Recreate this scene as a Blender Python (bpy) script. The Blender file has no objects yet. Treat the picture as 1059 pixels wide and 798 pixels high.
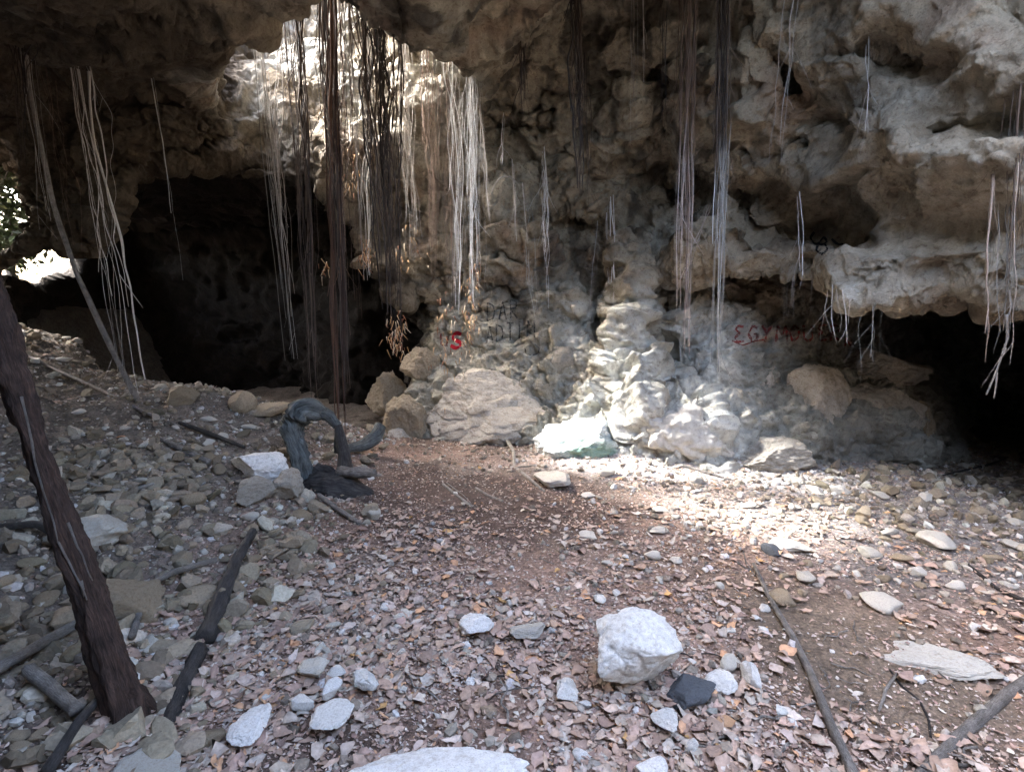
import bpy, math, random, time
import numpy as np
from mathutils import Vector, Matrix, noise as mnoise
from mathutils.bvhtree import BVHTree

T0 = time.time()
random.seed(7)
RNG = np.random.default_rng(7)
SC = bpy.context.scene
COL = SC.collection

# ------------------------------------------------------------------ camera
CAM_Z = 1.6
PITCH = math.radians(10.0)
F = 560.0                     # focal length in photo pixels (photo 1059 x 798)
CX, CY = 529.5, 399.0
cam = bpy.data.cameras.new('camera')
cam.sensor_width = 36.0
cam.lens = 36.0 * F / 1059.0
cam.clip_start = 0.05
cam.clip_end = 500.0
cam_ob = bpy.data.objects.new('camera', cam)
cam_ob.location = (0, 0, CAM_Z)
cam_ob.rotation_euler = (math.pi / 2 - PITCH, 0, 0)
COL.objects.link(cam_ob)
SC.camera = cam_ob

# ------------------------------------------------------------------ sky, sun, exposure
SUN_DIR = Vector((0.66, -0.24, -0.74)).normalized()       # the way the light travels
SUN_STRENGTH = 0.95
SKY_STRENGTH = 0.15
EXPOSURE = 4.5
to_sun = -SUN_DIR
elev = math.asin(to_sun.z)
world = bpy.data.worlds.new('World')
SC.world = world
world.use_nodes = True
wn = world.node_tree
wn.nodes.clear()
wo = wn.nodes.new('ShaderNodeOutputWorld')
wb = wn.nodes.new('ShaderNodeBackground')
sk = wn.nodes.new('ShaderNodeTexSky')
sk.sky_type = 'NISHITA'
sk.sun_disc = False
sk.sun_elevation = elev
sk.sun_rotation = math.atan2(to_sun.x, to_sun.y)
sk.air_density = 1.0
sk.dust_density = 6.0
sk.ozone_density = 1.0
wb.inputs['Strength'].default_value = SKY_STRENGTH
wn.links.new(sk.outputs[0], wb.inputs[0])
wn.links.new(wb.outputs[0], wo.inputs[0])
sun = bpy.data.lights.new('sun', 'SUN')
sun.energy = SUN_STRENGTH
sun.angle = math.radians(5.0)
sun.color = (0.93, 0.97, 1.0)
sun_ob = bpy.data.objects.new('sun', sun)
sun_ob.location = (-6, 2, 9)
sun_ob.rotation_euler = SUN_DIR.to_track_quat('-Z', 'Y').to_euler()
COL.objects.link(sun_ob)
SC.view_settings.view_transform = 'Standard'
SC.view_settings.look = 'None'
SC.view_settings.gamma = 1.0
SC.view_settings.exposure = EXPOSURE
SC.view_settings.use_curve_mapping = False
SC.render.engine = 'CYCLES'
SC.cycles.max_bounces = 8
SC.cycles.diffuse_bounces = 6
SC.cycles.use_denoising = True

# ------------------------------------------------------------------ maths helpers
CP, SP = math.cos(PITCH), math.sin(PITCH)

def at(px, py, d):
    """the point seen at photo pixel (px, py), d metres along the view axis"""
    r = (px - CX) / F * d
    u = (CY - py) / F * d
    return Vector((r, d * CP + u * SP, CAM_Z - d * SP + u * CP))

def project(P):
    x = P[..., 0]; y = P[..., 1]; z = P[..., 2] - CAM_Z
    d = y * CP - z * SP
    u = y * SP + z * CP
    dd = np.maximum(d, 0.05)
    return CX + F * x / dd, CY - F * u / dd, d

TAB = np.random.default_rng(3).random((64 * 64 * 64)).astype(np.float32)
TAB3 = np.random.default_rng(4).random((64 * 64 * 64, 3)).astype(np.float32)

def vnoise(P, s=1.0, off=0.0):
    """value noise, about -1..1"""
    Q = P * s + off
    I = np.floor(Q).astype(np.int64)
    f = (Q - I).astype(np.float32)
    f = f * f * f * (f * (f * 6 - 15) + 10)
    out = np.zeros(len(P), np.float32)
    ix = [(I[:, 0] + a) & 63 for a in (0, 1)]
    iy = [((I[:, 1] + a) & 63) << 6 for a in (0, 1)]
    iz = [((I[:, 2] + a) & 63) << 12 for a in (0, 1)]
    for a in (0, 1):
        wa = f[:, 0] if a else 1 - f[:, 0]
        for b in (0, 1):
            wab = wa * (f[:, 1] if b else 1 - f[:, 1])
            for c in (0, 1):
                out += wab * (f[:, 2] if c else 1 - f[:, 2]) * TAB[ix[a] + iy[b] + iz[c]]
    return out * 2 - 1

def fbm(P, s, octv, gain=0.5, off=0.0):
    o = 0; a = 1.0; t = 0
    for i in range(octv):
        o = o + a * vnoise(P, s * 2.03 ** i, off + 17.3 * i)
        t += a; a *= gain
    return o / t

def worley(P, s, off=0.0):
    """F1, F2 and a random value per cell"""
    Q = (P * s + off).astype(np.float32)
    I = np.floor(Q).astype(np.int64)
    f1 = np.full(len(P), 9.0, np.float32); f2 = f1.copy(); cid = np.zeros(len(P), np.float32)
    for a in (-1, 0, 1):
        for b in (-1, 0, 1):
            for c in (-1, 0, 1):
                jx = I[:, 0] + a; jy = I[:, 1] + b; jz = I[:, 2] + c
                h = (jx & 63) + ((jy & 63) << 6) + ((jz & 63) << 12)
                t = TAB3[h]
                d = ((jx + t[:, 0] - Q[:, 0]) ** 2 + (jy + t[:, 1] - Q[:, 1]) ** 2 + (jz + t[:, 2] - Q[:, 2]) ** 2).astype(np.float32)
                m = d < f1
                f2 = np.where(m, f1, np.minimum(f2, d))
                cid = np.where(m, TAB[h], cid)
                f1 = np.where(m, d, f1)
    return np.sqrt(f1), np.sqrt(f2), cid

def sstep(a, b, x):
    t = np.clip((x - a) / (b - a), 0, 1)
    return t * t * (3 - 2 * t)

def rbf(pts, gx, gy):
    pts = np.array(pts, float)
    n = len(pts)
    A = np.hypot(pts[:, None, 0] - pts[None, :, 0], pts[:, None, 1] - pts[None, :, 1])
    M = np.zeros((n + 3, n + 3)); M[:n, :n] = A
    M[:n, n] = 1; M[:n, n + 1] = pts[:, 0] / 500; M[:n, n + 2] = pts[:, 1] / 500; M[n:, :n] = M[:n, n:].T
    w = np.linalg.solve(M, np.concatenate([pts[:, 2], np.zeros(3)]))
    out = np.zeros(gx.shape)
    for i in range(n):
        out += w[i] * np.hypot(gx - pts[i, 0], gy - pts[i, 1])
    return out + w[n] + w[n + 1] * gx / 500 + w[n + 2] * gy / 500

def poly_sd(poly, gx, gy):
    """signed distance to a polygon, negative inside"""
    p = np.array(poly, float); q = np.roll(p, -1, 0)
    d = np.full(gx.shape, 1e9); s = np.ones(gx.shape)
    for (ax, ay), (bx, by) in zip(p, q):
        ex, ey = bx - ax, by - ay
        wx, wy = gx - ax, gy - ay
        t = np.clip((wx * ex + wy * ey) / (ex * ex + ey * ey + 1e-9), 0, 1)
        d = np.minimum(d, (wx - ex * t) ** 2 + (wy - ey * t) ** 2)
        c = ((ay > gy) != (by > gy)) & (gx < ex * (gy - ay) / (ey if abs(ey) > 1e-9 else 1e-9) + ax)
        s = np.where(c, -s, s)
    return s * np.sqrt(d)

# ------------------------------------------------------------------ object helpers
def mesh_from(name, V, Fc, smooth=True, colors=None, mat=None):
    """Fc: (n,k) int array, all faces with k corners"""
    me = bpy.data.meshes.new(name)
    V = np.asarray(V, np.float32); Fc = np.asarray(Fc, np.int32)
    k = Fc.shape[1]
    me.vertices.add(len(V)); me.vertices.foreach_set('co', V.ravel())
    me.loops.add(Fc.size); me.loops.foreach_set('vertex_index', Fc.ravel())
    me.polygons.add(len(Fc))
    me.polygons.foreach_set('loop_start', np.arange(0, Fc.size, k, dtype=np.int32))
    me.polygons.foreach_set('loop_total', np.full(len(Fc), k, np.int32))
    me.polygons.foreach_set('use_smooth', np.full(len(Fc), smooth, bool))
    me.update(calc_edges=True)
    if colors is not None:
        a = me.attributes.new('tint', 'FLOAT_COLOR', 'POINT')
        c = np.ones((len(V), 4), np.float32); c[:, :3] = colors
        a.data.foreach_set('color', c.ravel())
    if mat: me.materials.append(mat)
    return me

def link(name, me, parent=None, loc=(0, 0, 0), **props):
    o = bpy.data.objects.new(name, me)
    COL.objects.link(o); o.location = loc
    if parent: o.parent = parent
    for k, v in props.items(): o[k] = v
    return o

def tag(o, label, cat, group=None):
    o['label'] = label; o['category'] = cat
    if group: o['group'] = group
    return o

def empty(name, loc, label, cat, group=None):
    o = bpy.data.objects.new(name, None); COL.objects.link(o); o.location = loc
    return tag(o, label, cat, group)

# ------------------------------------------------------------------ materials
def mat_nodes(name):
    m = bpy.data.materials.new(name); m.use_nodes = True
    nt = m.node_tree; nt.nodes.clear()
    out = nt.nodes.new('ShaderNodeOutputMaterial')
    b = nt.nodes.new('ShaderNodeBsdfPrincipled')
    nt.links.new(b.outputs[0], out.inputs[0])
    b.inputs['Specular IOR Level'].default_value = 0.25
    return m, nt, b

def add_noise(nt, scale, detail, coord, rough=0.6, dist=0.0, kind='NOISE'):
    if kind == 'NOISE':
        n = nt.nodes.new('ShaderNodeTexNoise')
        n.inputs['Detail'].default_value = detail; n.inputs['Roughness'].default_value = rough
        n.inputs['Distortion'].default_value = dist
    else:
        n = nt.nodes.new('ShaderNodeTexVoronoi'); n.feature = kind
    n.inputs['Scale'].default_value = scale
    nt.links.new(coord, n.inputs['Vector'])
    return n

def ramp(nt, src, stops):
    r = nt.nodes.new('ShaderNodeValToRGB')
    e = r.color_ramp.elements
    e[0].position, e[0].color = stops[0][0], (*stops[0][1], 1)
    e[1].position, e[1].color = stops[-1][0], (*stops[-1][1], 1)
    for p, c in stops[1:-1]:
        x = e.new(p); x.color = (*c, 1)
    nt.links.new(src, r.inputs[0])
    return r

def mul(nt, a, b, fac=1.0, mode='MULTIPLY'):
    m = nt.nodes.new('ShaderNodeMix'); m.data_type = 'RGBA'; m.blend_type = mode
    m.inputs[0].default_value = fac
    for s, i in ((a, 6), (b, 7)):
        if isinstance(s, tuple): m.inputs[i].default_value = (*s, 1)
        else: nt.links.new(s, m.inputs[i])
    return m.outputs[2]

def bump(nt, b, srcs):
    prev = None
    for src, strength, dist in srcs:
        n = nt.nodes.new('ShaderNodeBump')
        n.inputs['Strength'].default_value = strength; n.inputs['Distance'].default_value = dist
        nt.links.new(src, n.inputs['Height'])
        if prev: nt.links.new(prev, n.inputs['Normal'])
        prev = n.outputs[0]
    nt.links.new(prev, b.inputs['Normal'])

def rock_material(name, use_attr=True, base=(0.4, 0.37, 0.32), fine=1.0, rough=0.9, vary=0.72, soft=0.0):
    m, nt, b = mat_nodes(name)
    tc = nt.nodes.new('ShaderNodeTexCoord'); co = tc.outputs['Object']
    n1 = add_noise(nt, 5 * fine, 8, co, 0.65, 0.4)
    n2 = add_noise(nt, 26 * fine, 8, co, 0.7, 0.2)
    n3 = add_noise(nt, 90 * fine, 4, co, 0.7)
    v1 = add_noise(nt, 13 * fine, 0, n1.outputs['Color'] if False else co, kind='F1')
    if use_attr:
        a = nt.nodes.new('ShaderNodeAttribute'); a.attribute_name = 'tint'; c = a.outputs['Color']
    else:
        oi = nt.nodes.new('ShaderNodeObjectInfo')
        r0 = ramp(nt, oi.outputs['Random'], [(0, tuple(x * vary for x in base)), (0.5, base), (1, (base[0] * 1.15, base[1] * 1.15, base[2] * 1.18))])
        c = r0.outputs[0]
    r1 = ramp(nt, n1.outputs['Fac'], [(0.3, (0.66, 0.6, 0.54)), (0.5, (1, 1, 1)), (0.7, (1.15, 1.14, 1.12))])
    r2 = ramp(nt, n2.outputs['Fac'], [(0.32, (0.55, 0.5, 0.46)), (0.46, (1, 0.99, 0.97)), (0.7, (1.14, 1.14, 1.14))])
    r3 = ramp(nt, n3.outputs['Fac'], [(0.3, (0.82, 0.81, 0.8)), (0.6, (1.05, 1.05, 1.05))])
    c = mul(nt, c, r1.outputs[0], 1 - soft); c = mul(nt, c, r2.outputs[0], 1 - soft); c = mul(nt, c, r3.outputs[0], 1 - soft)
    nt.links.new(c, b.inputs['Base Color'])
    b.inputs['Roughness'].default_value = rough
    k = 1.0 if use_attr else (0.5 if fine < 2 else 0.22)
    bump(nt, b, [(n1.outputs['Fac'], 0.7, 0.05 / fine * k), (v1.outputs['Distance'], 0.25, 0.02 / fine * k), (n2.outputs['Fac'], 1.0, 0.028 / fine * k), (n3.outputs['Fac'], 0.8, 0.007 / fine * k)])
    return m

M_WALL = rock_material('limestone_wall')
M_STONE = rock_material('pale_stone', False, (0.50, 0.475, 0.42), 3.0, vary=0.8, soft=0.3)
M_TANSTONE = rock_material('tan_stone', False, (0.30, 0.245, 0.175), 2.5)
M_WHITESTONE = rock_material('white_limestone', False, (0.66, 0.65, 0.62), 2.2, vary=0.85, soft=0.15)
M_GREYSTONE = rock_material('dark_grey_stone', False, (0.11, 0.12, 0.135), 3.0)
M_BOULDER = rock_material('boulder_rock', False, (0.42, 0.39, 0.34), 1.4)

def attr_material(name, rough=0.85, nscale=30, bstr=0.3, bdist=0.003, lo=0.7, trans=0.0):
    m, nt, b = mat_nodes(name)
    tc = nt.nodes.new('ShaderNodeTexCoord'); co = tc.outputs['Object']
    a = nt.nodes.new('ShaderNodeAttribute'); a.attribute_name = 'tint'
    n = add_noise(nt, nscale, 6, co, 0.65, 0.2)
    r = ramp(nt, n.outputs['Fac'], [(0.3, (lo, lo, lo)), (0.65, (1.12, 1.12, 1.12))])
    c = mul(nt, a.outputs['Color'], r.outputs[0])
    nt.links.new(c, b.inputs['Base Color']); b.inputs['Roughness'].default_value = rough
    bump(nt, b, [(n.outputs['Fac'], bstr, bdist)])
    return m

M_LEAF = attr_material('dry_leaf', 0.7, 60, 0.5, 0.003)
M_GRAVEL = attr_material('gravel', 0.9, 80, 0.6, 0.004)
M_ROOT = attr_material('root_fibre', 0.8, 120, 0.4, 0.002)

def ground_material():
    m, nt, b = mat_nodes('cave_soil')
    tc = nt.nodes.new('ShaderNodeTexCoord'); co = tc.outputs['Object']
    a = nt.nodes.new('ShaderNodeAttribute'); a.attribute_name = 'tint'
    n1 = add_noise(nt, 9, 8, co, 0.7, 0.5); n2 = add_noise(nt, 55, 6, co, 0.75, 0.3); v = add_noise(nt, 45, 0, co, kind='F1')
    n3 = add_noise(nt, 200, 4, co, 0.7)
    r1 = ramp(nt, n1.outputs['Fac'], [(0.3, (0.6, 0.58, 0.56)), (0.6, (1.1, 1.1, 1.1))])
    r2 = ramp(nt, n2.outputs['Fac'], [(0.33, (0.5, 0.48, 0.46)), (0.5, (1, 1, 1)), (0.68, (1.7, 1.6, 1.5))])
    c = mul(nt, a.outputs['Color'], r1.outputs[0]); c = mul(nt, c, r2.outputs[0])
    nt.links.new(c, b.inputs['Base Color']); b.inputs['Roughness'].default_value = 0.95
    bump(nt, b, [(n1.outputs['Fac'], 0.6, 0.03), (v.outputs['Distance'], 0.4, 0.01), (n2.outputs['Fac'], 0.9, 0.012), (n3.outputs['Fac'], 0.6, 0.003)])
    return m
M_GROUND = ground_material()

def wood_material(name, c1, c2, scale=8, rough=0.75):
    m, nt, b = mat_nodes(name)
    tc = nt.nodes.new('ShaderNodeTexCoord')
    a = nt.nodes.new('ShaderNodeAttribute'); a.attribute_name = 'grain'   # x,y round the branch, z along it
    mp = nt.nodes.new('ShaderNodeMapping'); mp.inputs['Scale'].default_value = (1, 1, 0.12)
    nt.links.new(a.outputs['Vector'], mp.inputs[0])
    n1 = add_noise(nt, scale * 5, 8, mp.outputs[0], 0.7, 0.6)
    n2 = add_noise(nt, scale * 2, 6, tc.outputs['Object'], 0.65)
    r = ramp(nt, n1.outputs['Fac'], [(0.33, c1), (0.52, tuple((x + y) / 2 for x, y in zip(c1, c2))), (0.68, c2)])
    r2 = ramp(nt, n2.outputs['Fac'], [(0.3, (0.55, 0.55, 0.55)), (0.65, (1.2, 1.2, 1.2))])
    nt.links.new(mul(nt, r.outputs[0], r2.outputs[0]), b.inputs['Base Color'])
    b.inputs['Roughness'].default_value = rough
    bump(nt, b, [(n1.outputs['Fac'], 0.9, 0.012), (n2.outputs['Fac'], 0.4, 0.01)])
    return m
M_GREYWOOD = wood_material('weathered_grey_wood', (0.10, 0.085, 0.07), (0.36, 0.33, 0.30))
M_REDWOOD = wood_material('red_brown_bark', (0.012, 0.008, 0.006), (0.10, 0.06, 0.045), 7)
M_DARKWOOD = wood_material('dark_rotten_wood', (0.02, 0.018, 0.017), (0.10, 0.09, 0.085))
M_BLUEWOOD = wood_material('blue_grey_driftwood', (0.03, 0.034, 0.034), (0.21, 0.225, 0.22), 6)
M_PALEWOOD = wood_material('pale_twig_wood', (0.22, 0.19, 0.16), (0.5, 0.47, 0.43))

# ------------------------------------------------------------------ the cave rock
# near faces of the rock, as (pixel x, pixel y, metres from the camera)
D1 = [  # upper walls and overhang
    (-500, -300, 5.5), (-500, 300, 5.5), (-500, 900, 5.0),
    (0, 100, 5.6), (60, 180, 5.7), (100, 230, 5.7), (0, 280, 5.9), (150, 120, 5.6), (220, 120, 5.9), (270, 150, 6.4), (270, 280, 6.6), (300, 350, 6.8),
    (150, 420, 6.6), (0, 450, 6.6),
    (240, 60, 5.7), (300, 60, 5.65), (300, 160, 6.1), (380, 80, 5.65), (380, 200, 6.2), (440, 60, 5.6), (480, 100, 5.7), (450, 200, 6.15), (400, 300, 6.6), (340, -120, 6.0), (440, -120, 6.0),
    (380, 370, 6.9), (330, 340, 6.9), (420, 370, 6.6),
    (450, 300, 6.5), (500, 260, 6.3), (500, 330, 6.4), (500, 380, 6.25), (470, 420, 6.1), (450, 470, 5.9), (500, 460, 5.9), (560, 420, 5.9), (560, 470, 5.5),
    (520, 60, 5.6), (520, 120, 5.9), (560, 200, 6.15), (620, 150, 5.95), (590, 300, 6.2), (640, 240, 6.0), (680, 180, 6.2), (600, 30, 5.2), (680, 30, 4.9),
    (600, 380, 5.9), (650, 340, 5.75), (650, 420, 5.45), (620, 470, 5.35), (690, 430, 5.2), (740, 440, 5.05), (740, 485, 4.85), (690, 480, 5.1), (700, 340, 5.85), (660, 300, 5.85),
    (720, 150, 5.2), (740, 60, 4.7), (720, 250, 5.5), (760, 200, 5.1), (800, 240, 4.9), (780, 120, 4.6), (850, 150, 4.2), (850, 60, 3.9), (840, 280, 4.6), (800, 280, 4.9),
    (930, 60, 3.5), (1000, 120, 3.3), (960, 200, 3.6), (900, 250, 4.0), (880, 300, 4.15), (950, 290, 4.0), (1059, 260, 3.4), (1059, 100, 3.0), (1059, 0, 2.9), (950, -60, 3.2), (760, -60, 4.2), (600, -80, 4.6),
    (1250, 200, 2.9), (1500, 200, 3.0), (1500, -300, 3.0), (1250, -200, 2.9), (1500, 700, 3.5), (600, 650, 4.9), (900, 650, 4.6), (450, 700, 5.6), (1100, 500, 4.5),
]
D2R = [  # inside the low recess on the right
    (640, 250, 6.0), (700, 300, 5.9), (700, 380, 5.7), (760, 345, 5.6), (830, 345, 5.7), (880, 350, 6.0), (760, 380, 5.45), (840, 385, 5.55), (780, 420, 5.25), (780, 480, 5.0),
    (860, 430, 5.2), (900, 400, 5.5), (940, 420, 5.5), (970, 460, 5.5), (900, 480, 5.1), (830, 480, 5.0), (930, 350, 8.0), (960, 320, 9.0), (1020, 350, 9.5), (1020, 420, 9.0), (1059, 400, 9.5),
    (1000, 460, 7.5), (1059, 480, 8), (1300, 350, 9.5), (1300, 600, 9), (800, 280, 6.0), (870, 290, 6.5), (960, 270, 9.0), (1100, 250, 9.0), (850, 560, 5.0), (980, 560, 6.5),
]
GXV = np.arange(-800, 1901, 4.0); GYV = np.arange(-900, 1301, 4.0)
GX, GY = np.meshgrid(GXV, GYV)
mapD1 = np.clip(rbf(D1, GX, GY), 2.4, 9.0)
mapD2 = np.clip(rbf(D2R, GX, GY), 4.6, 10.0)
RELIEF = [   # niches (+) and bulges (-) of the walls, metres
    (0.40, 6, [(545, 228), (562, 216), (600, 214), (625, 232), (631, 262), (624, 330), (612, 352), (600, 300), (575, 268)]),
    (0.55, 5, [(672, 60), (700, 48), (708, 90), (700, 136), (688, 120), (676, 92)]),
    (0.35, 4, [(676, 286), (686, 284), (690, 330), (692, 400), (682, 402), (676, 330)]),
    (0.5, 5, [(424, 316), (440, 310), (448, 340), (436, 358), (424, 350)]),
    (0.40, 7, [(765, 190), (800, 180), (840, 205), (880, 222), (905, 248), (872, 262), (810, 245), (765, 218)]),
    (0.25, 5, [(690, 190), (720, 196), (735, 160), (742, 196), (726, 214), (696, 210)]),
    (0.22, 3, [(948, 142), (1000, 128), (1075, 112), (1075, 119), (1000, 136), (950, 150)]),
    (0.25, 4, [(785, 40), (800, 60), (812, 92), (830, 104), (822, 116), (800, 100), (784, 70)]),
    (0.28, 5, [(880, 60), (930, 50), (960, 66), (930, 76), (890, 82)]),
    (0.30, 5, [(590, 330), (640, 322), (636, 336), (600, 344)]),
    (0.25, 4, [(500, 110), (516, 130), (540, 128), (530, 144), (505, 140)]),
    (-0.25, 12, [(862, 262), (925, 250), (1040, 246), (1060, 305), (985, 290), (925, 305), (880, 303), (858, 286)]),
    (-0.30, 22, [(850, 130), (900, 110), (930, 130), (925, 175), (895, 200), (862, 180)]),
    (-0.25, 26, [(940, 150), (1059, 130), (1080, 210), (990, 225), (945, 200)]),
    (-0.30, 10, [(638, 250), (668, 246), (676, 330), (678, 420), (650, 440), (630, 380), (636, 310)]),
    (-0.22, 12, [(622, 90), (650, 84), (668, 120), (655, 165), (625, 170), (610, 130)]),
    (-0.25, 14, [(720, 60), (770, 30), (790, 90), (770, 140), (735, 130)]),
    (-0.20, 12, [(500, 200), (540, 190), (556, 240), (540, 300), (505, 310), (490, 250)]),
    (-0.25, 14, [(700, 235), (770, 228), (800, 262), (740, 280), (700, 282)]),
]
for dep, soft, pl_ in RELIEF:
    sd_ = poly_sd(pl_, GX, GY)
    mapD1 = mapD1 + dep * sstep(soft, -soft * 0.6, sd_)
R_POLY = [(676, 300), (690, 292), (730, 290), (760, 280), (800, 283), (830, 290), (862, 298), (880, 304), (925, 306), (950, 306), (985, 303), (1010, 304), (1059, 315), (1150, 345), (1500, 370), (1500, 900), (720, 900), (752, 480), (748, 440), (725, 400), (700, 375), (684, 340)]
L_POLY = [(-300, 300), (0, 283), (25, 262), (52, 250), (84, 256), (110, 262), (128, 225), (140, 190), (156, 172), (178, 152), (196, 176), (215, 186), (242, 178), (262, 190), (300, 186), (338, 196), (352, 222), (372, 262), (394, 300), (424, 322), (440, 345), (432, 380), (428, 400), (425, 600), (-300, 600)]
T_POLY = [(-260, 140), (-40, 130), (6, 150), (26, 178), (44, 214), (34, 246), (10, 262), (-40, 268), (-260, 300)]
sdR = poly_sd(R_POLY, GX, GY); sdL = poly_sd(L_POLY, GX, GY); sdT = poly_sd(T_POLY, GX, GY)
# ragged edges for the openings
wob = 9 * np.sin(GX * 0.051 + 2 * np.sin(GY * 0.037)) * np.sin(GY * 0.043 + 1.3) + 4 * np.sin(GX * 0.14 + GY * 0.09)
sdL = sdL + wob * 0.5; sdR = sdR + wob * 0.35

XMIN, XMAX, YMIN, YMAX, ZMIN, ZMAX = -9.0, 7.5, -2.5, 12.0, -0.6, 6.4
VX = 0.055
nx, ny, nz = int((XMAX - XMIN) / VX), int((YMAX - YMIN) / VX), int((ZMAX - ZMIN) / VX)
xs = (XMIN + VX * np.arange(nx)).astype(np.float32); ys = (YMIN + VX * np.arange(ny)).astype(np.float32); zs = (ZMIN + VX * np.arange(nz)).astype(np.float32)
FX, FY = np.meshgrid(xs, ys, indexing='ij')
# roof slab: footprint with the sky openings left out
SKYLIGHT = [(-0.31, 5.5), (-0.67, 4.62), (-1.19, 4.33), (-1.68, 4.33), (-2.1, 4.6), (-2.5, 5.1), (-2.9, 5.6), (-3.1, 6.2), (-2.2, 6.4), (-1.3, 6.3), (-1.0, 5.95), (-0.4, 5.85)]
FRONTHOLE = [(-0.6, -1.2), (-0.6, 0.6), (-0.4, 1.8), (0.1, 2.7), (1.2, 3.0), (2.3, 2.7), (2.9, 1.3), (3.0, -0.4), (2.6, -1.9), (0.5, -2.0), (-0.6, -1.8)]  # unseen overhead opening, outline shaped to light the foreground
def sample_map(m, px, py):
    u = np.clip((px - GXV[0]) / 4.0, 0, len(GXV) - 1.01); v = np.clip((py - GYV[0]) / 4.0, 0, len(GYV) - 1.01)
    i = u.astype(np.int32); j = v.astype(np.int32); a = (u - i).astype(np.float32); b = (v - j).astype(np.float32)
    mf = m.astype(np.float32).ravel(); w = m.shape[1]; k = j * w + i
    return (mf[k] * (1 - a) + mf[k + 1] * a) * (1 - b) + (mf[k + w] * (1 - a) + mf[k + w + 1] * a) * b

roof_h = 3.52 + 0.10 * np.sin(FX * 1.7 + 0.8) * np.sin(FY * 1.3) + 0.7 * sstep(-0.6, 0.8, FX) + 0.10 * np.clip(3 - FY, 0, 5)
# shaft leans up and to the left, the way the light comes
field = np.empty((nx, ny, nz), np.float32)
RG = np.arange(-14, 12, 0.08); RX, RY = np.meshgrid(RG, RG)
sky_sd = poly_sd(SKYLIGHT, RX, RY).astype(np.float32)
front_sd = poly_sd(FRONTHOLE, RX, RY).astype(np.float32)
def sample_roof(x, y, roof_sd):
    u = np.clip((x + 14) / 0.08, 0, len(RG) - 1.01); v = np.clip((y + 14) / 0.08, 0, len(RG) - 1.01)
    i = u.astype(np.int32); j = v.astype(np.int32); a = u - i; b = v - j
    k = j * len(RG) + i; r = roof_sd.ravel(); w = len(RG)
    return (r[k] * (1 - a) + r[k + 1] * a) * (1 - b) + (r[k + w] * (1 - a) + r[k + w + 1] * a) * b
for iz in range(nz):
    z = zs[iz]
    zz = z - CAM_Z
    d = FY * CP - zz * SP; u = FY * SP + zz * CP
    dd = np.maximum(d, 0.3)
    px = CX + F * FX / dd; py = CY - F * u / dd
    far = (d > 1.0)
    m1 = sample_map(mapD1, px, py); m2 = sample_map(mapD2, px, py)
    sR = sample_map(sdR, px, py) * dd / F; sL = sample_map(sdL, px, py) * dd / F; sT = sample_map(sdT, px, py) * dd / F
    a = m1 - d                                    # negative inside rock
    cR = np.maximum(sR - 0.55 * np.clip(d - m1, 0, 2.0), d - m2)
    cL = np.maximum(np.maximum(sL - 0.12 * np.clip(d - m1, 0, 3.0), z - 2.95), d - (7.2 + 4.0 * sstep(0, 70, px) - 1.2 * sstep(300, 360, px)))
    cT = sT - 0.25 * np.clip(d - m1, 0, 4)
    a = np.maximum(a, -cR); a = np.maximum(a, -cL); a = np.maximum(a, -cT)
    # side opening far left
    e = (np.sqrt(((FX + 8.3) / 2.6) ** 2 + ((FY - 6.4) / 0.9) ** 2 + ((z - 2.2) / 1.0) ** 2) - 1) * 0.9
    a = np.maximum(a, -e)
    a = np.where(far, a, 1.0)
    sh = max(0.0, z - 3.7)
    shaft = sample_roof(FX + sh * 0.89, FY - 0.32 * sh, sky_sd) - 0.35 * float(sstep(0.1, 0.8, sh))
    shb = max(0.0, z - 3.2)
    # unseen slanting shaft, added to let the sun onto the far left ridge
    qx, qy, qz = FX + 6.1, FY - 6.5, z - 1.2
    tt_ = np.clip(-(qx * SUN_DIR.x + qy * SUN_DIR.y + qz * SUN_DIR.z), 0, 12)
    added_shaft = np.sqrt((qx + tt_ * SUN_DIR.x) ** 2 + (qy + tt_ * SUN_DIR.y) ** 2 + (qz + tt_ * SUN_DIR.z) ** 2) - 0.40
    e = np.minimum(e, added_shaft); a = np.maximum(a, -added_shaft)
    flare = sample_roof(FX + shb * 0.65 - 0.1, FY - 0.75 * shb, sky_sd)
    shaft = np.minimum(shaft, np.where(FY > 5.0, flare, 1.0))
    if z > 3.0: a = np.maximum(a, -np.maximum(shaft, (3.3 - z)))
    front = sample_roof(FX, FY, front_sd)
    rf = np.maximum(roof_h - z, np.maximum(-shaft, -front))
    # the left side wall and right side wall
    wl = FX + 4.3 + 0.35 * np.sin(FY * 1.9) + 3.0 * sstep(3.0, 4.3, FY)
    wr = 4.6 - FX + 0.3 * np.sin(FY * 1.5)
    wr = np.where(FY > 4.0, np.maximum(wr, (FY - 4.0) * 0.8), wr)
    s = np.minimum(a, rf)
    rf = np.maximum(rf, -added_shaft)
    s = np.minimum(s, rf) if False else np.minimum(a, rf); s = np.minimum(s, np.maximum(wl, FY - 4.2)); s = np.minimum(s, np.maximum(wr, 0.4 - FY))
    s = np.minimum(s, np.maximum(6.5 + 0.3 * np.sin(FY * 1.1 + z) - FX, 0.4 - FY))      # closed far sides
    s = np.minimum(s, 11.3 - FY)
    s = np.minimum(s, FY + 1.9 + 0.2 * np.sin(FX * 1.3 + z))  # unseen rear wall, added to hold back low sky light
    s = np.minimum(s, np.maximum(FX + 8.0, np.maximum(-e, -cT)))
    s = np.maximum(s, -np.maximum(np.maximum(4.5 - z, -0.4 - FX), FY - 3.1))  # unseen roof trimmed to admit sky, tall left rim kept to stop sun
    field[:, :, iz] = s
for sl in (np.s_[:2], np.s_[-2:]):
    field[sl] = 0.2; field[:, sl] = 0.2; field[:, :, sl] = 0.2
import openvdb as vdb
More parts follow.
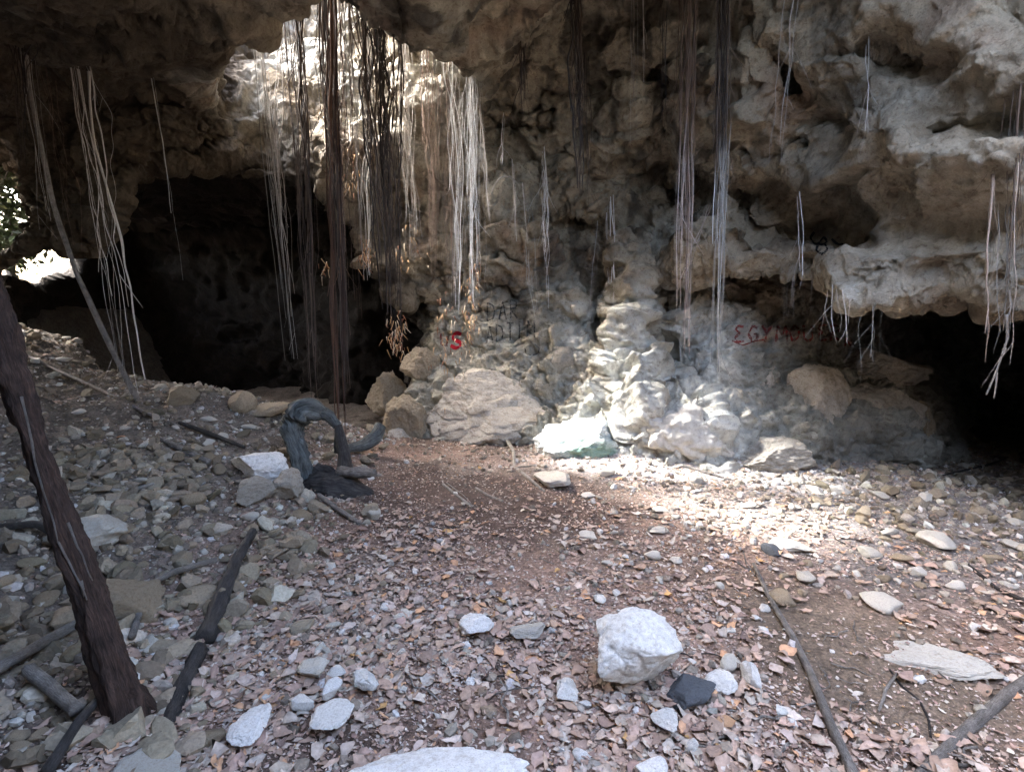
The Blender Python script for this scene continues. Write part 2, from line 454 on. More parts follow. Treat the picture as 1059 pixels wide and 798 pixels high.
g = vdb.FloatGrid(); g.background = 0.2
np.clip(field, -0.2, 0.2, out=field)
g.copyFromArray(field, tolerance=0.0)
PV, PQ = g.convertToQuads(0.0)
del field
PV = np.asarray(PV, np.float32) * VX + np.array([XMIN, YMIN, ZMIN], np.float32)
PQ = np.asarray(PQ, np.int64)
# Laplacian smoothing and normals
def vnormals(V, Q):
    n = np.cross(V[Q[:, 2]] - V[Q[:, 0]], V[Q[:, 3]] - V[Q[:, 1]])
    N = np.zeros_like(V)
    for k in range(4):
        for c in range(3): N[:, c] += np.bincount(Q[:, k], n[:, c], len(V))
    return N / (np.linalg.norm(N, axis=1, keepdims=True) + 1e-12)
for it in range(3):
    S = np.zeros_like(PV); C = np.zeros(len(PV))
    for k in range(4):
        a, b = PQ[:, k], PQ[:, (k + 1) % 4]
        for c in range(3): S[:, c] += np.bincount(a, PV[b, c], len(PV)) + np.bincount(b, PV[a, c], len(PV))
        C += np.bincount(a, None, len(PV)) + np.bincount(b, None, len(PV))
    PV = (0.45 * PV + 0.55 * S / C[:, None]).astype(np.float32)
PN = vnormals(PV, PQ)
pxx, pyy, dd = project(PV)
m = (np.abs(pxx - 600) < 60) & (np.abs(pyy - 200) < 60) & (dd > 4) & (dd < 7)
if (PN[m] * (np.array([0, 0, CAM_Z]) - PV[m])).sum() < 0:
    PQ = PQ[:, ::-1].copy(); PN = -PN

def subdivide(V, N, Q):
    nv = len(V)
    E = np.stack([np.stack([Q[:, k], Q[:, (k + 1) % 4]], 1) for k in range(4)], 1).reshape(-1, 2)
    Es = np.sort(E, 1); key = Es[:, 0] * nv + Es[:, 1]
    uk, inv = np.unique(key, return_inverse=True)
    ea, eb = uk // nv, uk % nv
    EV = (V[ea] + V[eb]) / 2; EN = (N[ea] + N[eb])
    CV = V[Q].mean(1); CN = N[Q].mean(1)
    ne = len(uk); e = inv.reshape(-1, 4) + nv; c = np.arange(len(Q)) + nv + ne
    NQ = np.concatenate([np.stack([Q[:, k], e[:, k], c, e[:, (k + 3) % 4]], 1) for k in range(4)])
    VV = np.concatenate([V, EV, CV]).astype(np.float32); NN = np.concatenate([N, EN, CN]).astype(np.float32)
    NN /= np.linalg.norm(NN, axis=1, keepdims=True) + 1e-9
    return VV, NN, NQ

cen = PV[PQ].mean(1); fx, fy, fd = project(cen)
facing = (PN[PQ].mean(1) * (np.array([0, 0, CAM_Z]) - cen)).sum(1) > -1.2
vis = (fd > 0.5) & (fd < 8.6) & (fx > -70) & (fx < 1130) & (fy > -70) & (fy < 620) & facing
def compact(V, N, Q):
    u, inv = np.unique(Q, return_inverse=True)
    return V[u], N[u], inv.reshape(Q.shape)
Vc, Nc, Qc = compact(PV, PN, PQ[~vis])
Vf, Nf, Qf = compact(PV, PN, PQ[vis])
Vf, Nf, Qf = subdivide(Vf, Nf, Qf); Vf, Nf, Qf = subdivide(Vf, Nf, Qf)

def lumps(P, s, off, warp):
    f1, f2, cid = worley(P + warp, s, off)
    return np.sqrt(np.clip(1 - (f1 / 0.95) ** 2, 0, 1)), f2 - f1, cid

def displace(P, N):
    P = P.astype(np.float32)
    wx = np.stack([fbm(P, 1.3, 3, off=o) for o in (0, 31, 67)], 1)
    wf = np.stack([fbm(P, 5.0, 3, off=o) for o in (5, 41, 77)], 1)
    W = P + wx * 0.22
    L1, e1, c1 = lumps(W * np.array([1, 1, 1.25], np.float32), 1.15, 3.0, wf * 0.05)
    L2, e2, c2 = lumps(W * np.array([1, 1, 0.8], np.float32), 2.9, 11.0, wf * 0.10)
    L3, e3, c3 = lumps(P, 7.0, 23.0, wf * 0.07)
    L4, e4, c4 = lumps(P, 17.0, 37.0, wf * 0.03)
    patch = sstep(-0.25, 0.25, fbm(P, 0.7, 2, off=91))
    patch2 = sstep(-0.2, 0.3, fbm(P, 1.6, 2, off=131))
    patch3 = sstep(-0.05, 0.35, fbm(P, 1.1, 3, off=161))
    rid = 1 - np.abs(fbm(W, 1.2, 4, 0.45, off=53)) * 1.6
    rid2 = 1 - np.abs(fbm(W, 4.3, 4, 0.55, off=57)) * 1.6
    # bedding cracks that wander
    zz = P[:, 2] * 1.9 + 1.3 * fbm(P, 0.7, 3, off=7) + 0.3 * wf[:, 0]
    crack = np.exp(-((zz - np.round(zz)) / 0.035) ** 2) * sstep(0.05, 0.4, vnoise(P, 1.1, 201))
    ledge = (zz - np.floor(zz))
    # broken plates: each cell stands a little proud of or behind its neighbours
    fp, gp, cp = worley(W * np.array([1, 1, 1.4], np.float32) + wf * 0.18, 2.0, 71.0)
    plate = (cp - 0.5) * sstep(0.0, 0.10, gp - fp)
    fq, gq_, cq = worley(W + wf * 0.12, 5.2, 81.0)
    plate2 = (cq - 0.5) * sstep(0.0, 0.12, gq_ - fq)
    scoop = sstep(1.6, 2.3, P[:, 0]) * sstep(1.5, 2.0, P[:, 2])      # broad scoops with sharp rims on the overhang
    L1s, _, _ = lumps(W, 1.75, 143.0, wf * 0.04)
    h = 0.16 * (L1 - 0.6) * (1 - scoop) - 0.24 * (L1s - 0.6) * scoop + 0.10 * (L2 - 0.6) * patch * patch2 * (1 - scoop) + 0.035 * (L3 - 0.6) * patch3 * (1 - 0.6 * scoop) + 0.010 * (L4 - 0.6) * patch2
    h += 0.22 * (rid - 0.6) * (0.4 + 0.6 * patch) + 0.045 * (rid2 - 0.6) * patch3 - 0.09 * crack + 0.12 * (ledge - 0.5) * patch3
    h += 0.20 * plate * (1 - 0.6 * patch) * (1 - 0.5 * scoop) + 0.085 * plate2 * (1 - 0.6 * patch3) * (1 - 0.6 * scoop)
    frac = sstep(2.0, 1.5, P[:, 2]) * sstep(-1.0, 0.0, P[:, 0])
    fr_, gr_, cr_ = worley(W * np.array([1, 1, 1.8], np.float32) + wf * 0.15, 8.0, 181.0)
    h += frac * (0.06 * (cr_ - 0.5) * sstep(0, 0.1, gr_ - fr_) + 0.03 * (1 - 2 * np.abs(fbm(P, 6.5, 4, 0.6, off=191))))
    h += 0.022 * fbm(P, 9, 5, 0.55, off=9) * (0.5 + 0.8 * patch3) + 0.006 * fbm(P, 50, 2, off=19)
    out = P + N * h[:, None] + wx * 0.10
    # pockets and pits
    pit = sstep(0.42, 0.7, vnoise(P, 3.4, 301)) * sstep(-0.1, 0.3, vnoise(P, 0.9, 333))
    out -= N * (pit * 0.13)[:, None]
    return out.astype(np.float32), h, (c1, c2, c3, e2, patch, patch2, crack, pit)

def wall_colors(P, N, info):
    c1, c2, c3, e2, patch, patch2, crack, pit = info
    px, py, d = project(P)
    n1 = fbm(P, 0.9, 4, off=61); n2 = fbm(P, 3.0, 4, off=71); n3 = fbm(P, 9.0, 3, off=83)
    base = np.array([0.32, 0.285, 0.24]); tan = np.array([0.38, 0.325, 0.26]); grey = np.array([0.37, 0.36, 0.335]); red = np.array([0.27, 0.185, 0.14]); dark = np.array([0.055, 0.047, 0.042])
    col = np.tile(base, (len(P), 1))
    def mixin(c, w):
        nonlocal col
        col = col * (1 - w[:, None]) + c * w[:, None]
    mixin(tan, sstep(-0.1, 0.5, n1) * 0.8)
    mixin(grey, sstep(0.0, 0.45, fbm(P, 1.1, 3, off=151)) * 0.7)
    mixin(red, sstep(0.15, 0.55, fbm(P, 1.9, 4, off=171)) * 0.7)
    # vertical water stains
    S = np.stack([P[:, 0] * 5, P[:, 1] * 5, P[:, 2] * 0.5], 1)
    st = fbm(S + np.stack([n2, n2, n2 * 0], 1) * 0.5, 1.0, 3, off=13)
    mixin(dark, sstep(0.06, 0.4, st) * sstep(1.3, 2.4, P[:, 2]) * sstep(-0.3, 0.2, vnoise(P, 0.6, 77)) * 0.75)
    mixin(dark, sstep(0.22, 0.55, fbm(P, 2.4, 4, off=211)) * 0.6)
    # pale chalky rock low on the back wall
    low = sstep(1.75, 1.05, P[:, 2] + 0.35 * n2) * sstep(-1.6, -0.6, P[:, 0]) * sstep(3.2, 2.2, P[:, 0])
    mixin(np.array([0.50, 0.49, 0.46]), low * 0.85)
    chalk = low * sstep(0.35, 0.9, P[:, 0]) * sstep(2.7, 2.1, P[:, 0]) * sstep(-0.25, 0.25, fbm(P, 4.0, 4, off=233) + 0.25)
    mixin(np.array([0.74, 0.75, 0.76]), chalk * 0.9)
    # blue grey dusty rock low on the right
    bl = sstep(1.5, 0.9, P[:, 2]) * sstep(1.9, 2.5, P[:, 0])
    mixin(np.array([0.29, 0.31, 0.32]), bl * 0.75)
    # paler lip of the overhang
    lip = sstep(2.3, 3.0, P[:, 0]) * sstep(2.55, 2.15, P[:, 2] + 0.3 * n2) * sstep(1.6, 2.2, P[:, 2]) * sstep(5.0, 4.4, P[:, 1])
    mixin(np.array([0.52, 0.51, 0.48]), lip * 0.45)
    # left side browner and darker: shade put into the rock colour
    left_shade = np.maximum(sstep(-1.6, -2.6, P[:, 0]), sstep(-0.9, -1.5, P[:, 0]) * sstep(6.3, 6.9, P[:, 1])) * (1 - sstep(-3.3, -2.9, P[:, 0]) * sstep(3.0, 3.4, P[:, 2]) * sstep(5.1, 5.6, P[:, 1]))
    mixin(np.array([0.085, 0.068, 0.054]), left_shade * 0.9)
    mixin(np.array([0.018, 0.014, 0.012]), sstep(6.5, 7.1, P[:, 1]) * sstep(3.4, 3.0, P[:, 2]) * sstep(-0.9, -1.3, P[:, 0]) * 0.97)  # void interior painted near black to stand for its shade
    # paler outer rock behind the skylight
    ou = sstep(-0.1, -0.5, P[:, 0]) * sstep(-3.3, -2.9, P[:, 0]) * sstep(5.1, 5.6, P[:, 1]) * sstep(2.7, 3.5, P[:, 2])
    mixin(np.array([0.52, 0.54, 0.55]), ou * 0.7 * sstep(-0.35, 0.2, n2))
    col *= (0.8 + 0.4 * c2 * 0.6 + 0.3 * (c3 - 0.5) * 0.6)[:, None]
    col *= (1 + 0.25 * n3)[:, None]
    mixin(np.array([0.43, 0.41, 0.37]), sstep(2.0, 2.8, P[:, 0]) * sstep(2.3, 2.8, P[:, 2]) * 0.25)
    col *= np.array([0.98, 0.96, 0.87])
    return np.clip(col, 0.008, 0.85)

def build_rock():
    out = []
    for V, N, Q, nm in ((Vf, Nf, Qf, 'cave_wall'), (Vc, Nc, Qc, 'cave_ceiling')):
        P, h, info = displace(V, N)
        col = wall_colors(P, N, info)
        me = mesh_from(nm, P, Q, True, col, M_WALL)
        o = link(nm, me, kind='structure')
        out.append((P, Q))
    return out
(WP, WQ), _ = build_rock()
print('rock', len(WP), len(WQ), time.time() - T0)
wpx, wpy, wd = project(WP)

def wall_bvh(x0, y0, x1, y1):
    c = WQ[:, 0]
    m = (wpx[c] > x0) & (wpx[c] < x1) & (wpy[c] > y0) & (wpy[c] < y1)
    q = WQ[m]; u, inv = np.unique(q, return_inverse=True)
    return BVHTree.FromPolygons(WP[u].tolist(), inv.reshape(q.shape).tolist())

# ------------------------------------------------------------------ the ground
def hbase(x, y):
    x = np.asarray(x, float); y = np.asarray(y, float)
    t = -(x + 1.25)
    h = 0.25 * np.where(t > 6, t, np.log1p(np.exp(np.clip(t * 4, -40, 40))) / 4)
    h = np.minimum(h, 1.6)
    h = h + 0.10 * np.exp(-(((x - 1.6) / 1.6) ** 2 + ((y - 5.1) / 0.5) ** 2))
    h = h + 0.16 * np.exp(-(((x + 3.0) / 0.7) ** 2 + ((y - 5.2) / 0.5) ** 2))
    h = h - 2.3 * sstep(5.7, 7.2, y - 0.9 * sstep(-4.6, -5.5, x)) * sstep(-8.0, -7.2, x) * sstep(-0.9, -1.6, x)
    h = np.maximum(h, -0.42)
    h = h - 0.25 * sstep(3.4, 4.6, x) * sstep(2.8, 4.2, y)
    return h
def hfun(x, y):
    P = np.stack([np.asarray(x, float).ravel(), np.asarray(y, float).ravel(), np.zeros(np.size(x))], 1).astype(np.float32)
    left = sstep(-0.9, -2.2, P[:, 0])
    n = 0.05 * fbm(P, 0.8, 3, off=400) * (1 + left) + 0.02 * fbm(P, 3.1, 3, off=420) * (1 + 2 * left) + 0.010 * fbm(P, 12, 3, off=440) * (1 + left)
    return hbase(P[:, 0], P[:, 1]) + n.astype(float)

def grid_mesh(x0, x1, y0, y1, step):
    X = np.arange(x0, x1 + step / 2, step); Y = np.arange(y0, y1 + step / 2, step)
    A, B = np.meshgrid(X, Y)
    n = len(X); k = np.arange(len(Y) - 1)[:, None] * n + np.arange(n - 1)[None]
    Q = np.stack([k, k + 1, k + 1 + n, k + n], -1).reshape(-1, 4)
    return A.ravel(), B.ravel(), Q

def ground_colors(x, y):
    P = np.stack([x, y, x * 0], 1).astype(np.float32)
    n = fbm(P, 1.3, 4, off=500); n2 = fbm(P, 4, 4, off=520)
    col = np.tile(np.array([0.30, 0.205, 0.16]), (len(x), 1))
    def mixin(c, w):
        nonlocal col
        col = col * (1 - w[:, None]) + np.array(c) * w[:, None]
    mixin([0.12, 0.085, 0.068], sstep(0.0, 0.5, n))
    mixin([0.24, 0.20, 0.165], sstep(0.1, 0.5, -n) * 0.8)
    right = sstep(1.2, 2.4, x + 0.5 * n) * sstep(2.2, 3.2, y)
    mixin([0.24, 0.235, 0.23], right * 0.8)
    chalkdust = np.exp(-(((x - 1.4) / 1.3) ** 2 + ((y - 4.7) / 0.55) ** 2))
    mixin([0.55, 0.52, 0.50], np.clip(chalkdust * 1.2, 0, 0.85))
    bare = bare_mask(x, y)
    mixin([0.115, 0.08, 0.065], np.clip(1.3 * np.exp(-(((x + 0.2 - 0.25 * n) / 1.0) ** 4 + ((y - 3.95 + 0.3 * n2) / 0.75) ** 4)), 0, 0.9))
    mixin([0.20, 0.155, 0.115], bare * 0.9 * sstep(0.5, 0.9, x))
    left = sstep(-1.2, -2.2, x)
    mixin([0.17, 0.155, 0.135], left * 0.8)
    col *= (1 + 0.3 * n2)[:, None]
    return np.clip(col, 0.02, 0.8)

def bare_mask(x, y):
    a = np.exp(-(((x - 1.55) / 0.55) ** 4 + ((y - 2.35 + 0.35 * (x - 1.5)) / 0.55) ** 4))
    b = 0.8 * np.exp(-(((x - 1.5) / 0.45) ** 2 + ((y - 1.9) / 0.3) ** 2))
    c = 0.75 * np.exp(-(((x + 0.15) / 1.0) ** 2 + ((y - 4.1) / 0.45) ** 2))
    d = 0.5 * np.exp(-(((x - 0.5) / 0.45) ** 2 + ((y - 2.9) / 0.35) ** 2))
    return np.clip(a + b + c + d, 0, 1)

gx, gy, gq = grid_mesh(-7.5, 6.5, -0.6, 11.0, 0.028)
gz = hfun(gx, gy)
x2, y2, q2 = grid_mesh(-60, 60, -60, 60, 0.9)
keepout = (x2 > -7.2) & (x2 < 6.2) & (y2 > -0.3) & (y2 < 10.7)
z2 = np.where(np.hypot(x2, y2) < 20, hfun(x2, y2), 0.5 + 0.4 * np.sin(x2 * 0.2) * np.cos(y2 * 0.17)) - 0.03
z2 = np.where(keepout, z2 - 0.5, z2)
GVt = np.concatenate([np.stack([gx, gy, gz], 1), np.stack([x2, y2, z2], 1)])
GQt = np.concatenate([gq, q2 + len(gx)])
gcol = ground_colors(GVt[:, 0], GVt[:, 1])
link('ground', mesh_from('ground', GVt, GQt, True, gcol, M_GROUND), kind='structure')

def H(x, y): return float(hfun(np.array([x]), np.array([y]))[0])

def on_ground(px, py):
    """ray march the pixel down to the ground"""
    v = at(px, py, 1.0) - Vector((0, 0, CAM_Z))
    d = np.linspace(0.8, 9.5, 500)
    P = np.array([0, 0, CAM_Z])[None] + d[:, None] * np.array(v)[None]
    z = hfun(P[:, 0], P[:, 1])
    k = np.nonzero(P[:, 2] < z)[0]
    i = k[0] if len(k) else len(d) - 1
    return Vector((P[i, 0], P[i, 1], z[i])), float(d[i])
print('ground', time.time() - T0)

# ------------------------------------------------------------------ stones
def ico(sub):
    import bmesh
    bm = bmesh.new(); bmesh.ops.create_icosphere(bm, subdivisions=sub, radius=1.0)
    V = np.array([v.co[:] for v in bm.verts], np.float32); Fc = np.array([[v.index for v in f.verts] for f in bm.faces], np.int64)
    bm.free(); return V, Fc
ICO = {k: ico(k) for k in (1, 2, 3, 4, 5, 6)}

def rock_mesh(name, seed, sub=4, size=(1, 1, 1), cuts=9, rough=0.06, mat=None, soft=0.0):
    r = np.random.default_rng(seed)
    V, Fc = ICO[sub]; V = V.copy()
    for i in range(cuts):      # broken flat faces
        n = r.normal(size=3); n /= np.linalg.norm(n); k = r.uniform(0.52, 0.86)
        t = V @ n
        V -= np.outer(np.clip(t - k, 0, None) * (1 - soft), n).astype(np.float32)
    V += V * (0.16 * fbm(V, 1.3, 3, off=seed * 3.1) + rough * fbm(V, 5, 5, 0.6, off=seed * 1.7) )[:, None]
    if sub >= 5:
        f1, f2, c = worley(V + 0.1 * wf3(V), 3.4, seed)
        V *= (1 - 0.025 * np.clip(1 - (f2 - f1) / 0.12, 0, 1))[:, None] * (1 + 0.07 * (c - 0.5))[:, None]
    V *= np.array(size, np.float32)
    return mesh_from(name, V, Fc, sub >= 3, None, mat)
def wf3(V): return np.stack([fbm(V, 3, 2, off=o) for o in (1, 2, 3)], 1)

PROTOS = {}
for kind, mat in (('pale', M_STONE), ('tan', M_TANSTONE), ('white', M_WHITESTONE), ('grey', M_GREYSTONE)):
    PROTOS[kind] = [rock_mesh('stone', 100 + i * 7 + len(kind), 3, (1, RNG.uniform(0.6, 0.95), RNG.uniform(0.35, 0.7)), 12, 0.10, mat) for i in range(7)]
stone_no = 0
USED = []
def stone(px, py, w, h=None, kind='pale', label='', group=None, rz=None, name='stone', own=None, sink=0.35, cat='stone'):
    """a stone of w x h photo pixels whose middle is seen at (px, py)"""
    global stone_no
    p, d = on_ground(px, py + (h or w) * 0.35)
    r = w / 2 * d / F
    hh = (h or w * 0.7) / 2 * d / F
    me = own if own else random.choice(PROTOS[kind])
    o = link(name, me); o.location = p
    k = 1.32 * r
    view_down = 0.35 + 0.5 * (py - 300) / 500
    zz = max(0.35 * k, min(1.5 * k, hh * 1.0), 0.018)
    o.scale = (k, k * 1.0, zz if own else zz / 0.55)
    hz = zz * (1.0 if own else 1.0)
    o.location.z = p.z + hz * (1 - sink) * 0.75
    o.rotation_euler = (random.uniform(-.15, .15), random.uniform(-.15, .15), random.uniform(0, 6.28) if rz is None else rz)
    tag(o, label, cat, group)
    USED.append((px, py, w)); stone_no += 1
    return o

big = rock_mesh('boulder', 5, 6, (1, 0.95, 1.0), 10, 0.05, M_WHITESTONE)
stone(650, 672, 82, 86, label='largest bright white boulder on the leaf litter near the camera', rz=0.6, name='boulder', own=big, sink=0.15, cat='boulder')
stone(709, 714, 52, 30, 'grey', label='dark blue-grey stone at the foot of the big white boulder', own=rock_mesh('stone', 31, 5, (1, 0.6, 0.8), 12, 0.08, M_GREYSTONE), rz=0.3)
stone(747, 703, 30, 24, 'white', label='round white stone just right of the dark grey stone', own=rock_mesh('stone', 32, 5, (1, 0.8, 0.9), 12, 0.08, M_WHITESTONE))
stone(776, 698, 20, 30, 'white', label='tall narrow white stone, rightmost of the three white stones touching', own=rock_mesh('stone', 33, 5, (0.8, 1.0, 1.0), 12, 0.06, M_WHITESTONE), rz=0.3)
stone(755, 686, 20, 16, 'white', label='small pale stone behind the pair of white stones', own=rock_mesh('stone', 34, 4, (1, 0.8, 0.8), 12, 0.08, M_STONE))
stone(585, 713, 27, 27, 'white', label='round pale stone at lower left of the big white boulder', own=rock_mesh('stone', 35, 5, (1, 0.9, 0.8), 12, 0.07, M_WHITESTONE))
stone(490, 647, 32, 28, 'white', label='bright angular stone alone left of the boulder in brown leaves', own=rock_mesh('stone', 36, 5, (1, 0.8, 0.6), 14, 0.09, M_WHITESTONE), sink=-0.2)
stone(548, 653, 31, 20, 'pale', label='flat cracked pale stone between the angular stone and the white boulder', own=rock_mesh('stone', 37, 5, (1, 0.75, 0.5), 14, 0.09, M_STONE), sink=-0.2)
stone(687, 744, 36, 22, 'white', label='white flat stone half buried below the dark grey stone', own=rock_mesh('stone', 38, 5, (1, 0.7, 0.5), 14, 0.09, M_WHITESTONE), sink=-0.2)
stone(716, 772, 14, 24, 'white', label='small bright stone near the bottom edge under the flat white stone')
stone(676, 797, 34, 28, 'white', label='pale stone cut by the bottom edge right of the boulder', sink=0.4)
stone(323, 693, 30, 26, 'pale', label='rounded grey-white stone at the top of the bright stone patch', own=rock_mesh('stone', 39, 5, (1, 0.9, 0.7), 14, 0.09, M_STONE), sink=-0.2)
stone(376, 703, 27, 32, 'white', label='upright white stone at the right end of the bright stone patch', own=rock_mesh('stone', 40, 5, (0.8, 1, 0.5), 14, 0.08, M_WHITESTONE), sink=-0.2)
stone(346, 697, 18, 10, 'white', label='thin white chip at the upper middle of the bright stone patch', sink=-0.5)
stone(345, 714, 26, 22, 'white', label='rough white stone in the middle of the bright stone patch', sink=-0.5)
stone(340, 743, 40, 38, 'white', label='flat bright white slab at the bottom of the stone patch', own=rock_mesh('stone', 41, 5, (1, 0.9, 0.25), 14, 0.05, M_WHITESTONE), sink=-0.2)
stone(312, 730, 26, 18, 'white', label='flat white stone with a grey chip, left of the bright slab', sink=-0.5)
stone(260, 753, 46, 30, 'white', label='wide pale stone lowest and leftmost of the bright stone patch', own=rock_mesh('stone', 42, 5, (1, 0.65, 0.4), 14, 0.08, M_WHITESTONE), sink=-0.2)
stone(430, 812, 180, 40, 'white', label='long white slab cut by the bottom edge of the view', own=rock_mesh('slab', 43, 6, (1, 0.35, 0.25), 10, 0.05, M_WHITESTONE), sink=0.4, rz=0.05, name='slab', cat='slab')
stone(152, 800, 60, 30, 'pale', label='smooth grey stone cut by the bottom edge beside the dark branch', own=rock_mesh('stone', 44, 5, (1, 0.8, 0.6), 4, 0.03, M_STONE))
stone(571, 494, 38, 19, 'pale', label='pale domed stone beside the forked white stick', own=rock_mesh('stone', 45, 5, (1, 0.8, 0.8), 8, 0.07, M_STONE))
stone(92, 548, 52, 44, 'pale', label='pale rounded stone behind the leaning root in the rubble', own=rock_mesh('stone', 46, 5, (1, 0.9, 0.8), 8, 0.07, M_STONE))
stone(130, 618, 64, 56, 'tan', label='largest tan boulder right of the leaning root', own=rock_mesh('boulder', 47, 5, (1, 0.9, 0.9), 8, 0.06, M_TANSTONE), name='boulder', cat='boulder')
stone(84, 636, 44, 40, 'tan', label='brown boulder directly behind the leaning root', own=rock_mesh('boulder', 48, 5, (1, 0.9, 0.8), 8, 0.06, M_TANSTONE), name='boulder', cat='boulder')
stone(210, 612, 42, 24, 'tan', label='flat tan stone touching the dark branch, left of its upper end')
stone(272, 480, 56, 44, 'white', label='broken limestone chunk left of the twisted driftwood', own=rock_mesh('boulder', 49, 6, (1, 0.8, 0.9), 14, 0.08, M_WHITESTONE), name='boulder', cat='boulder', sink=0.2)
stone(300, 500, 44, 40, 'tan', label='tan limestone block under the twisted driftwood', own=rock_mesh('boulder', 50, 5, (1, 0.8, 0.9), 14, 0.08, M_BOULDER), name='boulder', cat='boulder', sink=0.2)
stone(262, 505, 40, 30, 'tan', label='tan block below the broken limestone chunk', own=rock_mesh('boulder', 51, 5, (1, 0.8, 0.9), 14, 0.08, M_BOULDER), name='boulder', cat='boulder', sink=0.2)
stone(186, 407, 34, 24, 'tan', label='brown boulder on the ridge against the black cave, leftmost of the three', own=rock_mesh('boulder', 52, 5, (1, 0.8, 0.9), 6, 0.05, M_TANSTONE), name='boulder', cat='boulder')
stone(251, 414, 24, 26, 'tan', label='upright brown boulder at the cave mouth, middle of the three', own=rock_mesh('boulder', 53, 5, (0.9, 0.8, 1.0), 4, 0.04, M_TANSTONE), name='boulder', cat='boulder')
stone(279, 422, 32, 20, 'tan', label='smooth brown boulder at the cave mouth, rightmost of the three', own=rock_mesh('boulder', 54, 5, (1, 0.8, 0.7), 3, 0.03, M_TANSTONE), name='boulder', cat='boulder')
stone(385, 530, 22, 14, 'pale', label='pale flat stone right of the dark stump')
stone(819, 563, 30, 14, 'pale', label='pale lumpy stone right of the long stick tip', own=rock_mesh('stone', 55, 5, (1, 0.8, 0.8), 12, 0.08, M_STONE))
stone(798, 568, 22, 10, 'grey', label='dark flat stone touching the pale lumpy stone')
stone(910, 622, 34, 12, 'pale', label='flat pale stone behind the buried slab at the right')
stone(968, 561, 34, 10, 'pale', label='flat pale stone in the grey rubble at the far right')
slab = stone(948, 668, 100, 34, 'tan', label='half buried tan rock slab on bare soil at the right', own=rock_mesh('slab', 156, 6, (1, 0.5, 0.5), 4, 0.08, M_STONE), name='slab', cat='slab', sink=1.25, rz=-0.45)

# boulders along the foot of the back wall: (px, py of centre, depth, half sizes in px)
def wall_boulder(px, py, d, w, h, seed, label, mat=M_BOULDER, deep=0.7, cuts=10, rough=0.08, rz=0.0, name='boulder'):
    me = rock_mesh(name, seed, 6, (1, deep, 1), cuts, rough, mat)
    o = link(name, me); c = at(px, py, d); o.location = c
    k = d / F / 2 * 1.1
    o.scale = (w * k, w * k, h * k); o.rotation_euler = (0, random.uniform(-.06, .06), rz)
    return tag(o, label, 'boulder')
wall_boulder(506, 424, 5.95, 128, 78, 61, 'widest pale boulder at the foot of the back wall', deep=0.6)
wall_boulder(603, 460, 5.3, 92, 52, 162, 'low white boulder with a green patch in front of the wall', None, deep=0.6, cuts=4, rough=0.14)
wall_boulder(425, 440, 6.0, 52, 58, 63, 'brown boulder heaped against the left end of the pale boulder', M_TANSTONE, cuts=6, rough=0.15)
wall_boulder(432, 378, 6.5, 40, 36, 64, 'rounded brown boulder on top of the heap left of the pale boulder', M_TANSTONE, cuts=6, rough=0.14)
wall_boulder(398, 408, 6.7, 42, 40, 65, 'dim boulder in shadow at the left end of the heap', M_TANSTONE, cuts=6, rough=0.14)
wall_boulder(412, 455, 5.9, 30, 26, 165, 'small brown boulder at the front of the heap by the leaf floor')
wall_boulder(583, 375, 5.95, 34, 34, 66, 'smooth pale knob of rock above the pale boulders', cuts=4, rough=0.03)
wall_boulder(712, 452, 5.15, 100, 78, 167, 'chalky white boulder right of the green stained boulder', M_STONE, deep=0.6, cuts=4, rough=0.16)
wall_boulder(845, 425, 5.3, 90, 84, 68, 'big grey boulder under the red writing', M_BOULDER, deep=0.6)
wall_boulder(905, 430, 5.3, 84, 84, 69, 'grey boulder at the right end of the pile under the overhang', M_BOULDER, deep=0.6)
wall_boulder(950, 448, 5.35, 48, 60, 70, 'dark grey boulder next to the black hollow on the right', M_TANSTONE, deep=0.7)
wall_boulder(790, 400, 5.5, 60, 60, 71, 'pointed grey boulder between the chalky boulder and the pile', M_BOULDER)
wall_boulder(905, 380, 5.7, 90, 44, 72, 'flat topped grey boulder highest on the pile at the right', M_BOULDER)
wall_boulder(800, 470, 4.95, 80, 32, 173, 'low grey boulder sunk in gravel below the pile', M_BOULDER, cuts=4, rough=0.14)

# boulder with the green (algae) patch gets its own material
mg, nt, b = mat_nodes('green_stained_limestone')
tc = nt.nodes.new('ShaderNodeTexCoord'); co = tc.outputs['Object']
n1 = add_noise(nt, 2.2, 8, co, 0.65, 0.6); n2 = add_noise(nt, 22, 8, co, 0.7)
mp = nt.nodes.new('ShaderNodeMapping'); mp.inputs['Location'].default_value = (-0.25, 0.8, 0.12); mp.inputs['Scale'].default_value = (1.4, 1.0, 1.5)
nt.links.new(co, mp.inputs[0])
ln = nt.nodes.new('ShaderNodeVectorMath'); ln.operation = 'LENGTH'; nt.links.new(mp.outputs[0], ln.inputs[0])
ad = nt.nodes.new('ShaderNodeMath'); ad.operation = 'MULTIPLY_ADD'; ad.inputs[1].default_value = 1.6; nt.links.new(n1.outputs['Fac'], ad.inputs[0]); nt.links.new(ln.outputs['Value'], ad.inputs[2])
rg = ramp(nt, ad.outputs[0], [(0.0, (0.20, 0.33, 0.24)), (1.0, (0.20, 0.33, 0.24))])
rg.color_ramp.elements[0].position = 0.0
mr = nt.nodes.new('ShaderNodeMapRange'); mr.inputs['From Min'].default_value = 1.4; mr.inputs['From Max'].default_value = 2.0; nt.links.new(ad.outputs[0], mr.inputs['Value'])
mx = nt.nodes.new('ShaderNodeMix'); mx.data_type = 'RGBA'; nt.links.new(mr.outputs[0], mx.inputs[0]); mx.inputs[6].default_value = (0.25, 0.35, 0.28, 1); mx.inputs[7].default_value = (0.66, 0.68, 0.66, 1)
